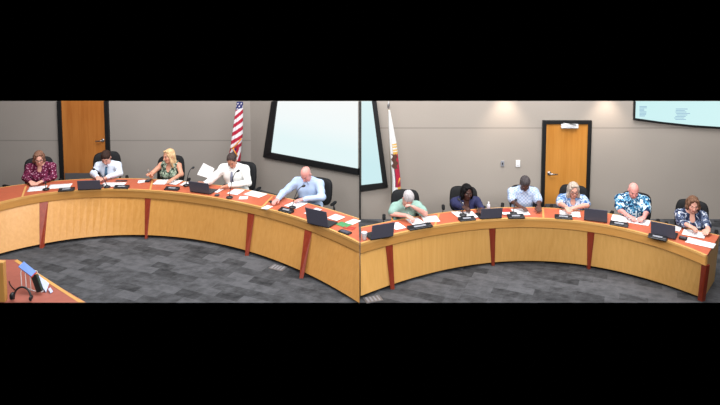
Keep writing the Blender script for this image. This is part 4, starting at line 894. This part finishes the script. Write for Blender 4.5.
leaf(dq([(37.5, 292.5, yb), (42.8, 290, yb), (37.2, 274, yt), (31.5, 276, yt)]), 'dkgreen', 'dark green binder leaning in the wire file rack', 'binder', 'binder', .035, 'plastic')
leaf(dq([(41, 292.6, yb+.025), (43.5, 291.5, yb+.03), (38.5, 275.5, yt+.02), (36.5, 277, yt+.02)]), 'paper', 'white papers leaning beside the dark green binder', 'paper_bundle', 'paper', .01)
leaf(dq([(46, 292.6, yb+.03), (49, 283.5, yb+.16), (38.6, 275.6, yb+.2), (42.8, 288, yb+.06)]), 'lilac', 'pale lilac folder leaning at right of the file rack', 'folder', 'folder', .012)
leaf(dq([(50.5, 293.4, yb+.0), (53, 291.6, yb+.04), (50.5, 287.5, yb+.1), (48, 289, yb+.06)]), 'lilac', 'small lilac card at the right foot of the file rack', 'folder', 'folder', .008)
leaf(dq([(31, 276.6, yt-.05), (36.2, 271.8, yt+.03), (24, 261.8, yt+.18), (18.2, 267, yt+.1)]), 'blue', 'blue folder with red edge lying on top of the file rack', 'folder', 'folder', .014, None)
leaf(dq([(31, 278, yt-.052), (36.6, 273, yt+.02), (36.2, 271.9, yt+.022), (31, 276.8, yt-.05)]), 'redcard', 'red folder spine at the end of blue folder', 'folder', 'folder', .012)
# headphones
hpn = thing('headphones', 'black headphones lying on the staff desk by the wooden upright', 'headphones', on_desk(20, 301.8)); LH = Vector(hpn.location)
ctr = at_z(22, 296, HD+.09) - LH; arc = []
for k in range(17):
    t = math.pi*(-.08 + 1.12*k/16); q_ = at_y(22.3+8.6*math.cos(t), 298.0-11*math.sin(t), LH.y+.02+.03*math.sin(t)) - LH; arc.append(q_)
m = MB(); m.tube(arc, .011, 10); m.obj('headband', M['plastic'], hpn, True)
for px_, py_, nm in ((12.3, 296, .04), (31, 297.8, .02)):
    c_ = at_y(px_, py_, LH.y+.02) - LH; m = MB(); m.superbox(c_, (.05 if px_ < 20 else .03, .07, .085 if px_ < 20 else .05), .7, 18, 10); m.obj('ear_cup', M['plastic'], hpn, True)
cb = MB(); cb.tube([at_z(x, y, HD+.008) - on_desk(9, 281) for x, y in ((9, 281), (10.5, 285), (13.5, 288.5), (16, 290.5), (15, 293))], .005, 8); o = cb.obj('cable', M['plastic'], None, True); o.location = on_desk(9, 281); tag(o, 'thin black cable curling on the staff desk', 'cable')
# ------------------------------------------------------------------ lights
def area(loc, tgt, sx, sy, e, col=(1, 1, 1)):
    d = bpy.data.lights.new('ceiling_or_fill_light', 'AREA'); d.shape = 'RECTANGLE'; d.size = sx; d.size_y = sy; d.energy = e; d.color = col
    o = bpy.data.objects.new('ceiling_or_fill_light', d); C.objects.link(o); o.location = loc
    o.rotation_euler = (Vector(tgt)-Vector(loc)).to_track_quat('-Z', 'Y').to_euler()
area((-3.4, 9.6, 5.4), (-3.2, 10.6, 0), 5, 2.2, 400, (1, .985, .97)); area((3.4, 8.8, 5.4), (3.2, 9.6, 0), 5, 2.2, 400, (1, .985, .97))
area((.9, 3.0, 5.2), (.6, 10, .5), 9, 2.0, 760, (1, .985, .98))  # added frontal fill from the camera side, not a ceiling fixture
for px_ in (505, 606):
    x_ = at_y(px_, 101, DR).x; d = bpy.data.lights.new('downlight', 'SPOT'); d.energy = 45; d.color = (1, .82, .66); d.spot_size = R(80); d.spot_blend = .9; d.shadow_soft_size = .08
    o = bpy.data.objects.new('downlight', d); C.objects.link(o); o.location = (x_, DR-.28, zR+.3); o.rotation_euler = (R(12), 0, 0)
w = bpy.data.worlds.new('dark'); sc.world = w; w.use_nodes = True; w.node_tree.nodes['Background'].inputs[0].default_value = (0, 0, 0, 1); w.node_tree.nodes['Background'].inputs[1].default_value = 0
sc.view_settings.view_transform = 'Standard'; sc.view_settings.look = 'None'; sc.view_settings.exposure = 0
